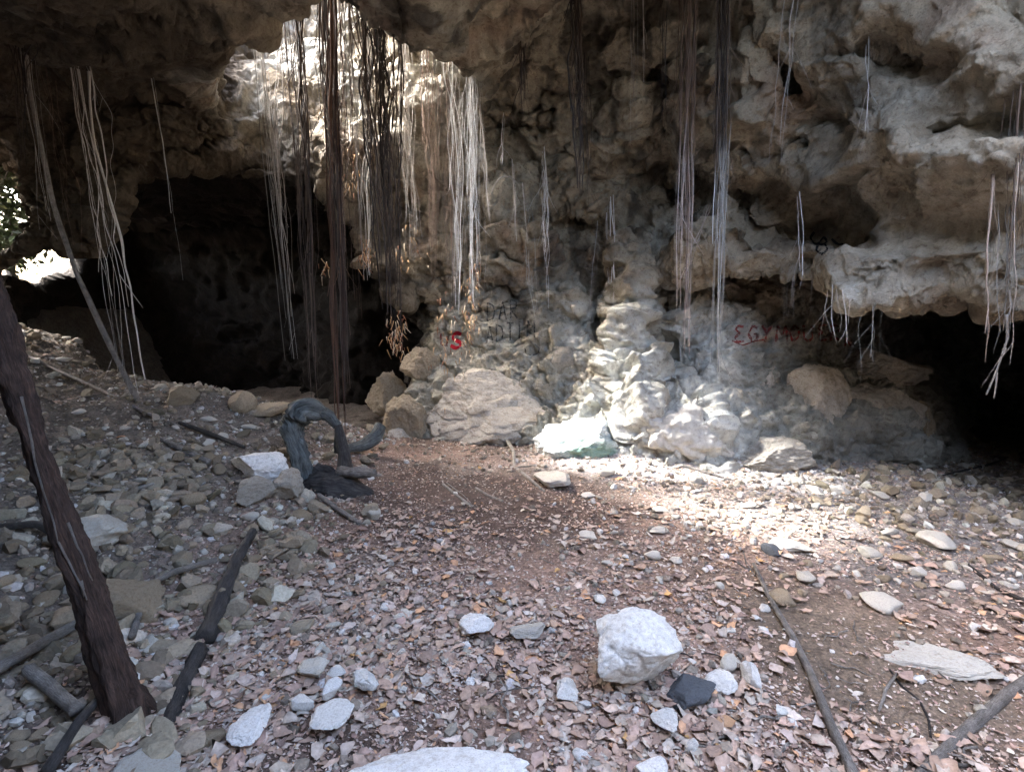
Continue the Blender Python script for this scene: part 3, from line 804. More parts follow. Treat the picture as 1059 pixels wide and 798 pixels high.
r2 = ramp(nt, n2.outputs['Fac'], [(0.32, (0.6, 0.58, 0.55)), (0.5, (1, 1, 1)), (0.7, (1.1, 1.1, 1.1))])
nt.links.new(mul(nt, mx.outputs[2], r2.outputs[0]), b.inputs['Base Color']); b.inputs['Roughness'].default_value = 0.9
bump(nt, b, [(n1.outputs['Fac'], 0.5, 0.06), (n2.outputs['Fac'], 0.8, 0.02)])
for o in COL.objects:
    if o.get('label', '').startswith('low white boulder with a green'):
        o.data.materials.clear(); o.data.materials.append(mg)

LAND = [(650, 672, 'the big white boulder'), (272, 480, 'the broken limestone chunk'), (130, 618, 'the large tan boulder'), (240, 590, 'the dark branch upper piece'), (185, 725, 'the dark branch lower piece'), (110, 690, 'the leaning root foot'),
        (340, 510, 'the dark stump'), (190, 470, 'the grey broken log'), (112, 400, 'the slanting hanging roots'), (490, 647, 'the lone angular stone'), (340, 720, 'the bright stone patch'), (948, 668, 'the buried slab'), (819, 563, 'the pale lumpy stone'),
        (795, 620, 'the long grey stick tip'), (838, 700, 'the long grey stick middle'), (712, 450, 'the chalky boulder'), (602, 465, 'the green stained boulder'), (900, 450, 'the grey boulder pile'), (571, 494, 'the pale domed stone'), (1000, 755, 'the corner stick'),
        (1030, 480, 'the right black hollow'), (40, 350, 'the lit ridge'), (50, 730, 'the thick short stick'), (920, 720, 'the hooked pale twig'), (430, 795, 'the long white slab'), (150, 508, 'the pale stick on the slope'), (50, 560, 'the dark stick at the left edge')]
def relation(px, py):
    L_ = sorted(LAND, key=lambda q: math.hypot(px - q[0], (py - q[1]) * 1.3))[0]
    dx, dy = px - L_[0], py - L_[1]
    dist = math.hypot(dx, dy)
    far_ = 'right next to' if dist < 28 else ''
    a_ = 'behind' if dy < 0 else 'in front of'
    if abs(dx) > 2.2 * abs(dy): w = 'right of' if dx > 0 else 'left of'
    elif abs(dy) > 2.2 * abs(dx): w = a_
    else: w = ('behind and ' if dy < 0 else 'before and ') + ('right of' if dx > 0 else 'left of')
    if dist < 30: w = 'close ' + w if w in (a_,) else 'just ' + w
    elif dist > 90: w = 'well ' + w
    return w + ' ' + L_[2]
# loose stones one can tell apart
ZONES = [  # x0, y0, x1, y1, count, size near, size far, kinds, label, group
    (60, 480, 330, 600, 80, (7, 24), ['tan', 'tan', 'pale', 'tan'], 'grey-tan angular rubble stone on the left slope', 'rubble stones on the left slope'),
    (0, 600, 230, 790, 44, (10, 34), ['tan', 'tan', 'pale'], 'dim tan rubble stone around the foot of the leaning root', 'rubble stones round the leaning root'),
    (80, 425, 300, 500, 30, (6, 16), ['tan', 'pale', 'pale'], 'small stone on the shaded slope below the hanging roots', 'stones on the upper left slope'),
    (0, 335, 95, 385, 10, (6, 18), ['pale', 'white'], 'pale stone on the lit ridge at the far left', 'stones on the lit ridge'),
    (200, 560, 420, 700, 22, (8, 18), ['pale', 'tan', 'pale'], 'pale stone scattered in leaves right of the dark branch', 'stones right of the dark branch'),
    (380, 600, 800, 790, 26, (8, 17), ['white', 'white', 'pale'], 'small white stone scattered in the leaf litter round the big boulder', 'small white stones in the leaf litter'),
    (600, 485, 860, 600, 44, (6, 17), ['white', 'pale', 'pale'], 'small pale stone in the bright gravel below the chalky wall', 'small stones below the chalky wall'),
    (800, 480, 1050, 620, 40, (8, 24), ['pale', 'tan', 'pale'], 'grey stone in the dusty rubble before the right hollow', 'rubble stones before the right hollow'),
]
for (x0, y0, x1, y1, n, (s0, s1), kinds, lab, grp) in ZONES:
    k = 0; tries = 0
    while k < n and tries < n * 6:
        tries += 1
        px, py = random.uniform(x0, x1), random.uniform(y0, y1)
        w = s0 + (s1 - s0) * random.random() ** 2.2
        if any(abs(px - a) < (w + c) * 0.5 and abs(py - b2) < (w + c) * 0.4 for a, b2, c in USED): continue
        if 600 < px < 700 and 620 < py < 720: continue
        kd = random.choice(kinds); hr = random.uniform(0.45, 0.75)
        lab2 = ('tiny ' if w < 9 else 'small ' if w < 13 else 'medium ' if w < 19 else 'large ') + ('flat ' if hr < 0.55 else '') + {'tan': 'tan', 'pale': 'greyish', 'white': 'white'}[kd] + ' stone ' + relation(px, py)
        stone(px, py, w, w * hr, kd, label=lab2, group=grp, sink=0.15 if 'white' in kinds else 0.4); k += 1
print('stones', stone_no, time.time() - T0)

# ------------------------------------------------------------------ gravel and leaf litter
def rand_rot(n, tilt):
    a = RNG.uniform(0, 2 * np.pi, n); tx = RNG.normal(0, tilt, n); ty = RNG.normal(0, tilt, n)
    ca, sa = np.cos(a), np.sin(a); cx, sx = np.cos(tx), np.sin(tx); cy, sy = np.cos(ty), np.sin(ty)
    Rz = np.zeros((n, 3, 3)); Rz[:, 0, 0] = ca; Rz[:, 0, 1] = -sa; Rz[:, 1, 0] = sa; Rz[:, 1, 1] = ca; Rz[:, 2, 2] = 1
    Rx = np.zeros((n, 3, 3)); Rx[:, 0, 0] = 1; Rx[:, 1, 1] = cx; Rx[:, 1, 2] = -sx; Rx[:, 2, 1] = sx; Rx[:, 2, 2] = cx
    Ry = np.zeros((n, 3, 3)); Ry[:, 1, 1] = 1; Ry[:, 0, 0] = cy; Ry[:, 0, 2] = sy; Ry[:, 2, 0] = -sy; Ry[:, 2, 2] = cy
    return Rx @ Ry @ Rz

def scatter_points(n, dens):
    """points on the floor, weighted so that near ones are not too sparse"""
    X, Y = [], []
    tot = 0
    while tot < n:
        m = n * 3
        d = RNG.uniform(1.15, 7.2, m) ** 1.0
        x = RNG.uniform(-1, 1, m) * (d * 0.98 + 0.5); y = d
        w = dens(x, y) * (x > -7) * (x < 6)
        k = RNG.random(m) < w
        X.append(x[k]); Y.append(y[k]); tot += k.sum()
    return np.concatenate(X)[:n], np.concatenate(Y)[:n]

def pick(cols, n, jitter=0.13):
    c = np.array([c[1:] for c in cols]); w = np.array([c[0] for c in cols], float); w /= w.sum()
    i = RNG.choice(len(cols), n, p=w)
    return np.clip(c[i] * RNG.normal(1, jitter, (n, 1)) * RNG.normal(1, 0.015, (n, 3)), 0.02, 0.85)

def make_gravel(name, n, dens, size, cols, sub=1):
    V0, F0 = ICO[sub]
    x, y = scatter_points(n, dens)
    z = hfun(x, y)
    s = size[0] + (size[1] - size[0]) * RNG.random(n) ** 4
    sc = np.stack([s, s * RNG.uniform(0.55, 1, n), s * RNG.uniform(0.4, 0.8, n)], 1)
    B = V0[None] * (1 + RNG.normal(0, 0.16, (n, len(V0), 1)))
    if sub >= 2:
        for k in range(7):
            nn = RNG.normal(size=(n, 3)); nn /= np.linalg.norm(nn, axis=1, keepdims=True)
            t = np.einsum('nvi,ni->nv', B, nn) - RNG.uniform(0.35, 0.8, (n, 1))
            B = B - np.clip(t, 0, None)[:, :, None] * nn[:, None]
    B = np.einsum('nij,nvj->nvi', rand_rot(n, 0.35), B * sc[:, None, :])
    B += np.stack([x, y, z + sc[:, 2] * 0.45], 1)[:, None]
    Fa = (F0[None] + (np.arange(n) * len(V0))[:, None, None]).reshape(-1, 3)
    c = np.repeat(pick(cols, n), len(V0), 0)
    link(name, mesh_from(name, B.reshape(-1, 3), Fa, False, c, M_GRAVEL), kind='stuff')

def dens_gravel(x, y):
    P = np.stack([x, y, x * 0], 1).astype(np.float32)
    n = fbm(P, 1.4, 3, off=600)
    w = 0.22 + 0.5 * sstep(0.5, 1.4, x) * sstep(2.9, 3.8, y) + 0.5 * sstep(-1.0, -1.8, x) + 0.3 * sstep(4.5, 5, y)
    return np.clip(w * (0.6 + 0.8 * sstep(-0.3, 0.4, n)) * (1 - 0.75 * bare_mask(x, y)), 0, 1)
make_gravel('gravel', 26000, dens_gravel, (0.006, 0.034), [(3, .34, .30, .25), (2, .26, .215, .17), (1.2, .55, .53, .50), (1.4, .17, .14, .11), (0.8, .30, .22, .16)])
def dens_left(x, y):
    n = fbm(np.stack([x, y, x * 0], 1).astype(np.float32), 1.1, 3, off=640)
    return np.clip(sstep(-0.9, -1.7, x) * (0.25 + 0.9 * sstep(-0.1, 0.25, n)) * (1 - 0.75 * sstep(3.0, 4.2, y)) + 0.22 * sstep(1.8, 2.6, x) * sstep(2.8, 3.6, y), 0, 1)
make_gravel('rubble', 5200, dens_left, (0.009, 0.085), [(3, .27, .225, .165), (2, .19, .155, .11), (1, .42, .38, .31)], 2)

def make_leaves(name, n, dens, size, cols, lift=0.008):
    # leaf blade: 5 stations long, 3 across, folded on the midrib and curled
    st = np.linspace(-1, 1, 6); wd = np.array([0.03, 0.42, 0.62, 0.55, 0.30, 0.02])
    base = []
    for t, w in zip(st, wd):
        for s in (-1, 0, 1): base.append((t, s * w * 0.62, 0))
    base = np.array(base, np.float32)
    q = []
    for i in range(5):
        for j in range(2):
            a = i * 3 + j; q.append((a, a + 3, a + 4, a + 1))
    q = np.array(q)
    x, y = scatter_points(n, dens)
    z = hfun(x, y)
    s = size[0] + (size[1] - size[0]) * RNG.random(n) ** 2.6
    B = np.repeat(base[None], n, 0)
    wid = RNG.uniform(0.7, 1.9, n)[:, None]
    B[:, :, 1] *= wid
    curl = RNG.normal(0.08, 0.22, n)[:, None]; fold = RNG.uniform(-0.2, 0.4, n)[:, None]; tw = RNG.normal(0, 0.35, n)[:, None]
    B[:, :, 2] = curl * (B[:, :, 0] ** 2) + fold * np.abs(B[:, :, 1]) + tw * B[:, :, 0] * B[:, :, 1]
    B[:, :, 1] += (RNG.normal(0, 0.14, n)[:, None]) * (B[:, :, 0] ** 2)
    B[:, :, :] += RNG.normal(0, 0.075, B.shape) 
    B *= s[:, None, None]
    B = np.einsum('nij,nvj->nvi', rand_rot(n, 0.16), B)
    minz = B[:, :, 2].min(1)
    B += np.stack([x, y, z - minz * 0.6 + RNG.uniform(0, lift * 2.2, n)], 1)[:, None]
    Fa = (q[None] + (np.arange(n) * 18)[:, None, None]).reshape(-1, 4)
    c = pick(cols, n)
    cc = np.repeat(c, 18, 0)
    rib = np.tile(np.array([1, 1.15, 1] * 6), n)[:, None]
    link(name, mesh_from(name, B.reshape(-1, 3), Fa, True, np.clip(cc * rib, 0, .85), M_LEAF), kind='stuff')

LEAFC = [(4, .42, .30, .235), (3, .35, .245, .185), (2.5, .45, .365, .30), (0.6, .50, .29, .17), (1.0, .26, .18, .145), (1.4, .46, .40, .34), (0.08, .50, .30, .13)]
def dens_leaf(x, y):
    P = np.stack([x, y, x * 0], 1).astype(np.float32)
    n = fbm(P, 1.7, 3, off=700)
    front = sstep(4.2, 2.4, y + 0.4 * n)
    w = front * (0.15 + 0.85 * sstep(-0.2, 0.25, n)) + 0.06
    w = w * sstep(-1.9, -0.9, x + 0.4 * n) + 0.02
    w *= 1 - 0.93 * bare_mask(x, y)
    w *= 1 - 0.7 * sstep(1.6, 2.6, x) * sstep(2.4, 3.0, y)
    return np.clip(w, 0, 1)
make_leaves('leaf_litter', 15000, dens_leaf, (0.009, 0.044), LEAFC)
def dens_bits(x, y):
    P = np.stack([x, y, x * 0], 1).astype(np.float32)
    n = fbm(P, 2.2, 3, off=720)
    w = (0.25 + 0.75 * sstep(-0.4, 0.3, n)) * sstep(-2.6, -1.0, x) * (1 - 0.6 * bare_mask(x, y))
    return np.clip(w, 0, 1)
make_leaves('leaf_debris', 90000, dens_bits, (0.003, 0.015), [(4, .38, .26, .21), (3, .46, .37, .31), (1.4, .2, .135, .10), (1.8, .54, .47, .41), (.3, .5, .3, .15)], 0.003)
print('litter', time.time() - T0)

# ------------------------------------------------------------------ tubes: roots, sticks
def tube(pts, rads, sides=8, rough=0.0, seed=0, step=None):
    """pts: list of points, returns V, Q(int), grain"""
    P = np.array([tuple(p) for p in pts], float); R = np.array(rads, float)
    seg = np.linalg.norm(np.diff(P, axis=0), axis=1); L = np.concatenate([[0], np.cumsum(seg)])
    n = max(3, int(L[-1] / (step or max(R.max() * 0.9, 0.02))) + 1); n = min(n, 260)
    t = np.linspace(0, L[-1], n)
    # smooth interpolation (Catmull-like through np.interp then smoothing)
    C = np.stack([np.interp(t, L, P[:, k]) for k in range(3)], 1)
    for _ in range(2):
        C[1:-1] = (C[:-2] + 2 * C[1:-1] + C[2:]) / 4
    r = np.interp(t, L, R)
    T = np.gradient(C, axis=0); T /= np.linalg.norm(T, axis=1, keepdims=True) + 1e-9
    ref = np.array([0.31, 0.17, 0.93]) if abs(T[0, 2]) < 0.8 else np.array([0.93, 0.31, 0.17])
    A = np.cross(T, ref); A /= np.linalg.norm(A, axis=1, keepdims=True) + 1e-9
    B = np.cross(T, A)
    th = np.linspace(0, 2 * np.pi, sides, endpoint=False)
    ct, sn = np.cos(th), np.sin(th)
    circ = ct[None, :, None] * A[:, None] + sn[None, :, None] * B[:, None]
    rr = r[:, None] * np.ones((1, sides))
    grain = np.stack([np.tile(ct, n), np.tile(sn, n), np.repeat(t / max(R.max(), 1e-3), sides)], 1) * np.array([1, 1, 1.0]) * 0.25
    if rough:
        Q3 = np.stack([np.tile(ct, n) * 1.3, np.tile(sn, n) * 1.3, np.repeat(t, sides) * 3 + seed], 1).astype(np.float32)
        nn = (fbm(Q3, 1.0, 3, off=seed) + (0.7 * fbm(Q3 * np.array([1, 1, 3], np.float32), 2.2, 4, 0.65, off=seed + 9) if rough > 0.45 else 0)).reshape(n, sides)
        rr = rr * (1 + rough * nn)
        ridge = np.sin(th * 5 + 0.8 * np.sin(t * 4 + seed)[:, None]) * 0.05
        rr = rr * (1 + ridge * min(1, rough * 2))
    V = (C[:, None] + circ * rr[:, :, None]).reshape(-1, 3)
    k = np.arange(n - 1)[:, None] * sides + np.arange(sides)[None]
    k2 = np.arange(n - 1)[:, None] * sides + (np.arange(sides)[None] + 1) % sides
    Q = np.stack([k, k2, k2 + sides, k + sides], -1).reshape(-1, 4)
    # caps as centre points
    nV = len(V); V = np.concatenate([V, C[:1], C[-1:]]); grain = np.concatenate([grain, grain[:1], grain[-1:]])
    e = np.arange(sides); e2 = (e + 1) % sides
    cap = np.concatenate([np.stack([e2, e, np.full(sides, nV), np.full(sides, nV)], 1), np.stack([(n - 1) * sides + e, (n - 1) * sides + e2, np.full(sides, nV + 1), np.full(sides, nV + 1)], 1)])
    return V, Q, cap[:, :3], grain

zb = np.full((420, 560), 99.0)
_k = (wd > 1) & (wpx > -30) & (wpx < 1080) & (wpy > -30) & (wpy < 800)
np.minimum.at(zb, (((wpy[_k] + 30) / 2).astype(int), ((wpx[_k] + 30) / 2).astype(int)), wd[_k])
def wall_depth(px, py):
    i, j = int((py + 30) / 2), int((px + 30) / 2)
    if not (3 < i < 415 and 3 < j < 550): return 99.0
    return float(zb[i - 3:i + 4, j - 3:j + 4].min())

def build_tubes(name, tubes, mat, parent=None, colors=None, loc=(0, 0, 0)):
    """tubes: list of (V, Q, cap, grain) joined as one body"""
    Vs, Fs, Gs, Cs = [], [], [], []; off = 0
    for i, (V, Q, cap, g_) in enumerate(tubes):
        Vs.append(V - np.array(loc)); Gs.append(g_)
        Fs.extend((Q + off).tolist()); Fs.extend((cap + off).tolist())
        if colors is not None:
            c_ = colors[i]
            if callable(c_): Cs.append(c_(V))
            else: Cs.append(np.tile(c_, (len(V), 1)))
        off += len(V)
    V = np.concatenate(Vs); me = bpy.data.meshes.new(name)
    me.from_pydata(V.tolist(), [], Fs)
    me.polygons.foreach_set('use_smooth', np.ones(len(me.polygons), bool))
    a = me.attributes.new('grain', 'FLOAT_VECTOR', 'POINT'); a.data.foreach_set('vector', np.concatenate(Gs).astype(np.float32).ravel())
    if colors is not None:
        a = me.attributes.new('tint', 'FLOAT_COLOR', 'POINT')
        c = np.ones((len(V), 4), np.float32); c[:, :3] = np.concatenate(Cs); a.data.foreach_set('color', c.ravel())
    me.materials.append(mat); me.update()
    return link(name, me, parent, (0, 0, 0) if parent else loc)

def strand(p0, p1, r0, r1, wander, seed, sag=0.0, n=14):
    """a wandering root fibre from p0 to p1"""
    rs = np.random.default_rng(seed)
    t = np.linspace(0, 1, n)
    P = np.outer(1 - t, np.array(p0)) + np.outer(t, np.array(p1))
    w = np.cumsum(rs.normal(0, 1, (n, 3)), 0); w -= np.outer(t, w[-1]); w /= math.sqrt(n)
    env = np.sin(np.pi * np.clip(t * 1.0, 0, 1))[:, None] * 0.8 + 0.2 * t[:, None]
    P += w * wander * env * np.array([1, 1, 0.25])
    R = r0 + (r1 - r0) * t
    R = R * (1 + 0.2 * rs.normal(size=n) * 0.5)
    return P, np.clip(R, 0.0006, 1)

ROOTC = {
    'dark': [(.045, .033, .027), (.07, .05, .04), (.10, .075, .06), (.03, .024, .022)],
    'brown': [(.16, .105, .075), (.11, .07, .05), (.22, .15, .11), (.07, .048, .038)],
    'pale': [(.40, .37, .34), (.30, .27, .24), (.50, .47, .44), (.22, .18, .15)],
    'white': [(.70, .70, .70), (.55, .54, .53), (.42, .38, .35), (.78, .78, .78)],
    'pink': [(.44, .37, .33), (.30, .24, .20), (.52, .46, .42), (.18, .13, .11)],
    'red': [(.13, .07, .045), (.09, .05, .035), (.20, .12, .075), (.05, .03, .025)],
    'grey': [(.42, .42, .40), (.28, .27, .25), (.56, .56, .54), (.15, .14, .12)],
}
rseed = 1000
def roots(top, bot, d, width, n, kind, label, rad=0.004, wander=0.05, tip=None, ragged=0.4, forks=0.3, d2=None, name='hanging_roots', group=None, up=0, flare=1.0, spreadd=0.12, grad=None):
    """a bundle of hanging root fibres from photo pixel top to bot"""
    global rseed
    d2 = d2 or d
    a = at(top[0], top[1], d); 
    if up: a = a + Vector((0, 0, up))
    if not up:          # rooted in the rock face behind
        wd0 = wall_depth(top[0], top[1])
        if abs(wd0 - d) < 1.6:
            a = at(top[0], top[1], wd0 + 0.03); d2 = d = min(d, wd0 - 0.05) if d > wd0 - 0.5 else d
    b_ = at(bot[0], bot[1], d2)
    rs = random.Random(rseed); tubes = []; cols = []
    W = width / 2 * d / F
    ncl = max(1, n // 7); CLP = []
    for k in range(ncl):
        cu = rs.gauss(0, 0.55); Pc, _ = strand((cu * W, rs.gauss(0, .5) * spreadd, 0), (cu * W * 1.1, rs.gauss(0, .5) * spreadd, 0), 1, 1, wander * 1.5, rseed * 3 + k, n=18); CLP.append((Pc, rs.choice(ROOTC[kind])))
    for i in range(n):
        rseed += 1
        cl = CLP[i % ncl]; fr = 0.35 if ncl > 1 else 1.0; u = rs.gauss(0, 0.5) * fr; v = rs.gauss(0, 0.5) * fr
        p0 = a + Vector((u * W, v * spreadd, rs.uniform(-.02, .05)))
        end = 1 - ragged * rs.random() ** 1.5 if n > 1 else 1
        p1 = a.lerp(b_, end) + Vector((u * W * flare + rs.gauss(0, 0.25) * W, v * spreadd * flare, 0))
        r = 0.8 * rad * (0.4 + 1.9 * rs.random() ** 2.5)
        P, R = strand(p0, p1, r, r * 0.4, wander * rs.uniform(0.4, 1.0), rseed, n=18)
        if ncl > 1: P = P + cl[0]
        c = cl[1] if rs.random() < 0.5 else rs.choice(ROOTC[kind])
        if grad:
            cA, cB = np.array(c), np.array(rs.choice(ROOTC[grad[0]])); zg = at(top[0], grad[1] + rs.uniform(-25, 25), d).z
            c = lambda V, cA=cA, cB=cB, zg=zg: cA + (cB - cA) * sstep(zg + 0.15, zg - 0.2, V[:, 2])[:, None]
        tubes.append(tube(P, R, 5, step=0.035)); cols.append(c)
        nf = sum(rs.random() < forks for _ in range(3))
        for f in range(nf):           # short side hairs
            k = rs.randrange(5, len(P) - 1); q = P[k]
            L = rs.uniform(0.05, 0.30)
            e = q + np.array([rs.gauss(0, 0.28) * L, rs.gauss(0, 0.25) * L, -L])
            P2, R2 = strand(q, e, r * 0.5, r * 0.25, 0.02, rseed + 7 * f, n=6)
            tubes.append(tube(P2, R2, 4, step=0.025)); cols.append(c)
    o = build_tubes(name, tubes, M_ROOT, colors=cols, loc=tuple(a))
    tag(o, label, 'roots', group)
    if tip:
        t2 = []; c2 = []
        for i in range(tip[1]):
            rseed += 1
            q = np.array(at(tip[0][0] + rs.gauss(0, tip[2]), tip[0][1] + rs.gauss(0, tip[3]), d2 - 0.02)) + np.array([0, rs.gauss(0, 0.05), 0])
            L = rs.uniform(0.03, 0.09)
            e = q + np.array([rs.gauss(0, 0.3) * L, rs.gauss(0, 0.3) * L, -L])
            P2, R2 = strand(q, e, 0.004, 0.0015, 0.01, rseed, n=5)
            t2.append(tube(P2, R2, 4, step=0.02)); c2.append(rs.choice([(.45, .26, .12), (.55, .36, .2), (.3, .13, .07), (.62, .5, .36)]))
        build_tubes('root_tips', t2, M_ROOT, parent=o, colors=c2, loc=tuple(a))['kind'] = 'stuff'
    return o

# curtain in front of the skylight (left to right)
roots((262, 30), (303, 392), 5.3, 8, 9, 'grey', 'grey root strand at the left edge of the skylight curtain', 0.006, 0.05, up=1.1)
roots((284, 10), (296, 330), 5.2, 14, 14, 'pale', 'faded root bundle hanging at the left side of the skylight', 0.005, 0.07, up=1.1)
roots((291, 8), (318, 300), 5.1, 6, 12, 'dark', 'thin dark root bundle near the left side of the skylight', 0.006, 0.05, up=1.1)
roots((312, 8), (326, 420), 5.0, 13, 24, 'dark', 'long dark root bundle reaching nearly to the floor left of the red one', 0.007, 0.07, up=1.1)
roots((330, 10), (352, 405), 4.95, 14, 30, 'dark', 'broad dark root bundle in the middle of the skylight', 0.008, 0.07, up=1.1, tip=((335, 272), 12, 3, 5))
roots((347, 10), (358, 478), 4.9, 8, 16, 'red', 'longest red-brown root bundle touching the floor by the stump', 0.009, 0.05, up=1.1, ragged=0.1)
roots((352, 12), (362, 330), 5.15, 22, 26, 'brown', 'brown fibrous root bundle with orange fibres, left of the darkest curtain', 0.005, 0.08, up=1.1, tip=((367, 180), 30, 5, 12))
roots((372, 14), (380, 290), 5.1, 14, 22, 'pale', 'pale brown root bundle just left of the darkest curtain', 0.005, 0.07, up=1.1, tip=((379, 262), 40, 4, 9))
roots((380, 16), (404, 330), 4.95, 18, 44, 'dark', 'darkest dense root curtain in front of the lit rock', 0.008, 0.08, up=1.1)
roots((392, 22), (413, 362), 5.0, 12, 30, 'dark', 'dark root bundle ending in an orange tuft', 0.007, 0.07, up=1.1, tip=((411, 345), 90, 6, 11))
roots((418, 30), (430, 270), 5.5, 24, 26, 'pale', 'thin pale root veil right of the darkest curtain', 0.0035, 0.06, up=1.1, tip=((424, 250), 20, 9, 14))
roots((440, 36), (447, 290), 5.5, 26, 34, 'brown', 'fine brown root veil in the right half of the skylight', 0.004, 0.06, up=1.1)
roots((456, 60), (460, 325), 5.4, 24, 24, 'brown', 'pale root curtain ending in a reddish orange fringe', 0.0028, 0.05, up=1.2, tip=((462, 352), 50, 9, 22))
roots((474, 80), (480, 325), 5.35, 22, 28, 'white', 'white sunlit root curtain at the right side of the skylight', 0.0026, 0.07, up=1.1, tip=((486, 330), 50, 4, 24))
roots((487, 84), (490, 310), 5.3, 13, 28, 'white', 'brightest white root bundle at the right rim of the skylight', 0.003, 0.05, up=1.1, tip=((492, 285), 30, 3, 18))
# on the back wall
roots((497, 110), (508, 238), 5.4, 3, 7, 'white', 'short white root right beside the skylight rim', 0.004, 0.04, group=None)
roots((521, 118), (519, 172), 5.45, 2, 2, 'white', 'very short crooked white root above the bow-shaped root', 0.004, 0.04)
roots((530, 170), (534, 252), 5.6, 5, 6, 'pale', 'faint short root right under the bow-shaped root', 0.003, 0.03)
roots((541, 190), (547, 255), 5.75, 3, 5, 'pale', 'thin faint root between the bow-shaped and the white tapering root', 0.0025, 0.03)
roots((561, 158), (565, 322), 5.5, 4, 14, 'white', 'white tapering root alone in the middle of the back wall', 0.0045, 0.05, ragged=0.75, forks=0.5)
roots((549, 215), (557, 360), 5.75, 8, 14, 'grey', 'ghostly thin root veil in front of the black writing', 0.0018, 0.05)
roots((631, 205), (634, 345), 5.6, 3, 5, 'white', 'thin knotted white root above the chalky wall', 0.0035, 0.05, forks=0.6)
roots((619, 232), (606, 345), 5.55, 8, 5, 'pale', 'pale crossing threads left of the knotted white root', 0.002, 0.05)
roots((537, -10), (541, 118), 4.9, 5, 16, 'dark', 'short black root against the top of the back wall', 0.006, 0.03, up=0.3)
roots((592, -10), (600, 205), 4.8, 6, 26, 'dark', 'long black root hanging down the middle of the back wall', 0.006, 0.05, up=0.3)
roots((606, 60), (610, 230), 5.5, 8, 8, 'dark', 'thin dark root threads right of the long black root', 0.003, 0.05)
roots((654, 10), (654, 155), 4.8, 2, 4, 'pale', 'thin straight pale root high on the back wall', 0.005, 0.02, up=0.3)
roots((664, 35), (666, 120), 4.8, 2, 2, 'pale', 'hair-thin pale root beside the straight pale root', 0.003, 0.02, up=0.3)
roots((686, -10), (685, 130), 4.5, 3, 8, 'dark', 'dark root left of the twin hanging bundles', 0.005, 0.04, up=0.3)
# twin bundles in front of the right wall
roots((716, -14), (712, 372), 4.3, 13, 40, 'brown', 'left one of the twin root curtains before the right wall, pinkish below', 0.0045, 0.028, up=0.4, ragged=0.75, forks=0.5, grad=('pink', 150), spreadd=0.08)
roots((749, -14), (742, 385), 4.2, 12, 38, 'dark', 'right one of the twin root curtains before the right wall, silvery below', 0.0045, 0.028, up=0.4, ragged=0.7, forks=0.5, grad=('grey', 160), spreadd=0.08)
roots((734, 210), (700, 300), 4.2, 12, 4, 'pink', 'loose side roots drooping between the twin curtains', 0.003, 0.06)
roots((822, -10), (803, 172), 3.55, 2, 3, 'pale', 'long thin pale root curving left across the overhang', 0.0035, 0.05, up=0.2, ragged=0.1)
roots((821, 205), (824, 285), 3.9, 1, 2, 'white', 'short thin white root below the curving one', 0.003, 0.04, ragged=0.1)
roots((896, 45), (895, 142), 3.2, 2, 2, 'pale', 'straight thin pale root on the bulging overhang', 0.003, 0.02)
roots((834, 285), (834, 345), 4.5, 1, 2, 'pale', 'short root over the first red letters', 0.003, 0.02)
roots((821, 285), (820, 335), 4.5, 6, 4, 'pale', 'faint short roots over the middle of the red writing', 0.002, 0.02)
roots((861, 300), (866, 356), 4.2, 4, 4, 'pale', 'forked short root over the end of the red writing', 0.003, 0.04)
roots((881, 306), (879, 335), 4.1, 1, 1, 'pink', 'tiny reddish root under the overhang tongue', 0.003, 0.01)
roots((903, 312), (899, 382), 4.1, 4, 5, 'grey', 'thin grey roots hanging from the tongue of the overhang', 0.0025, 0.03)
roots((1034, 180), (1026, 375), 3.15, 3, 4, 'pink', 'thin reddish root hanging before the right black hollow', 0.004, 0.05, forks=0.1)
roots((1052, 90), (1038, 330), 3.1, 7, 9, 'dark', 'dark wiry roots hanging down the right edge of the overhang', 0.003, 0.05)
roots((1044, 130), (1040, 345), 3.1, 6, 8, 'grey', 'grey root cluster at the rim of the right black hollow', 0.004, 0.04)
# forked pale root tip, rightmost
t = []
for pl, r0 in (([(1041, 325), (1042, 350), (1036, 368), (1028, 390), (1020, 408)], 0.007), ([(1031, 385), (1030, 398), (1028, 412)], 0.005), ([(1036, 368), (1041, 360)], 0.005), ([(1043, 300), (1046, 318), (1041, 330)], 0.006)):
    t.append(tube([at(x, y, 3.1 + 0.01 * i) for i, (x, y) in enumerate(pl)], np.linspace(r0, r0 * 0.6, len(pl)), 8, 0.3, 3, 0.01))
tag(build_tubes('root_fork', t, M_PALEWOOD, loc=tuple(at(1041, 325, 3.1))), 'white forked root tip dangling before the right black hollow', 'root')
# bow-shaped root
pl = [(508, 201), (512, 190), (518, 183), (526, 182), (532, 186), (537, 192)]
tag(build_tubes('bowed_root', [tube([at(x, y, 5.5) for x, y in pl], [0.006] * 6, 6, 0.2, 2, 0.02)], M_PALEWOOD, loc=tuple(at(508, 201, 5.5))), 'bow-shaped white root sticking out of the back wall', 'root')
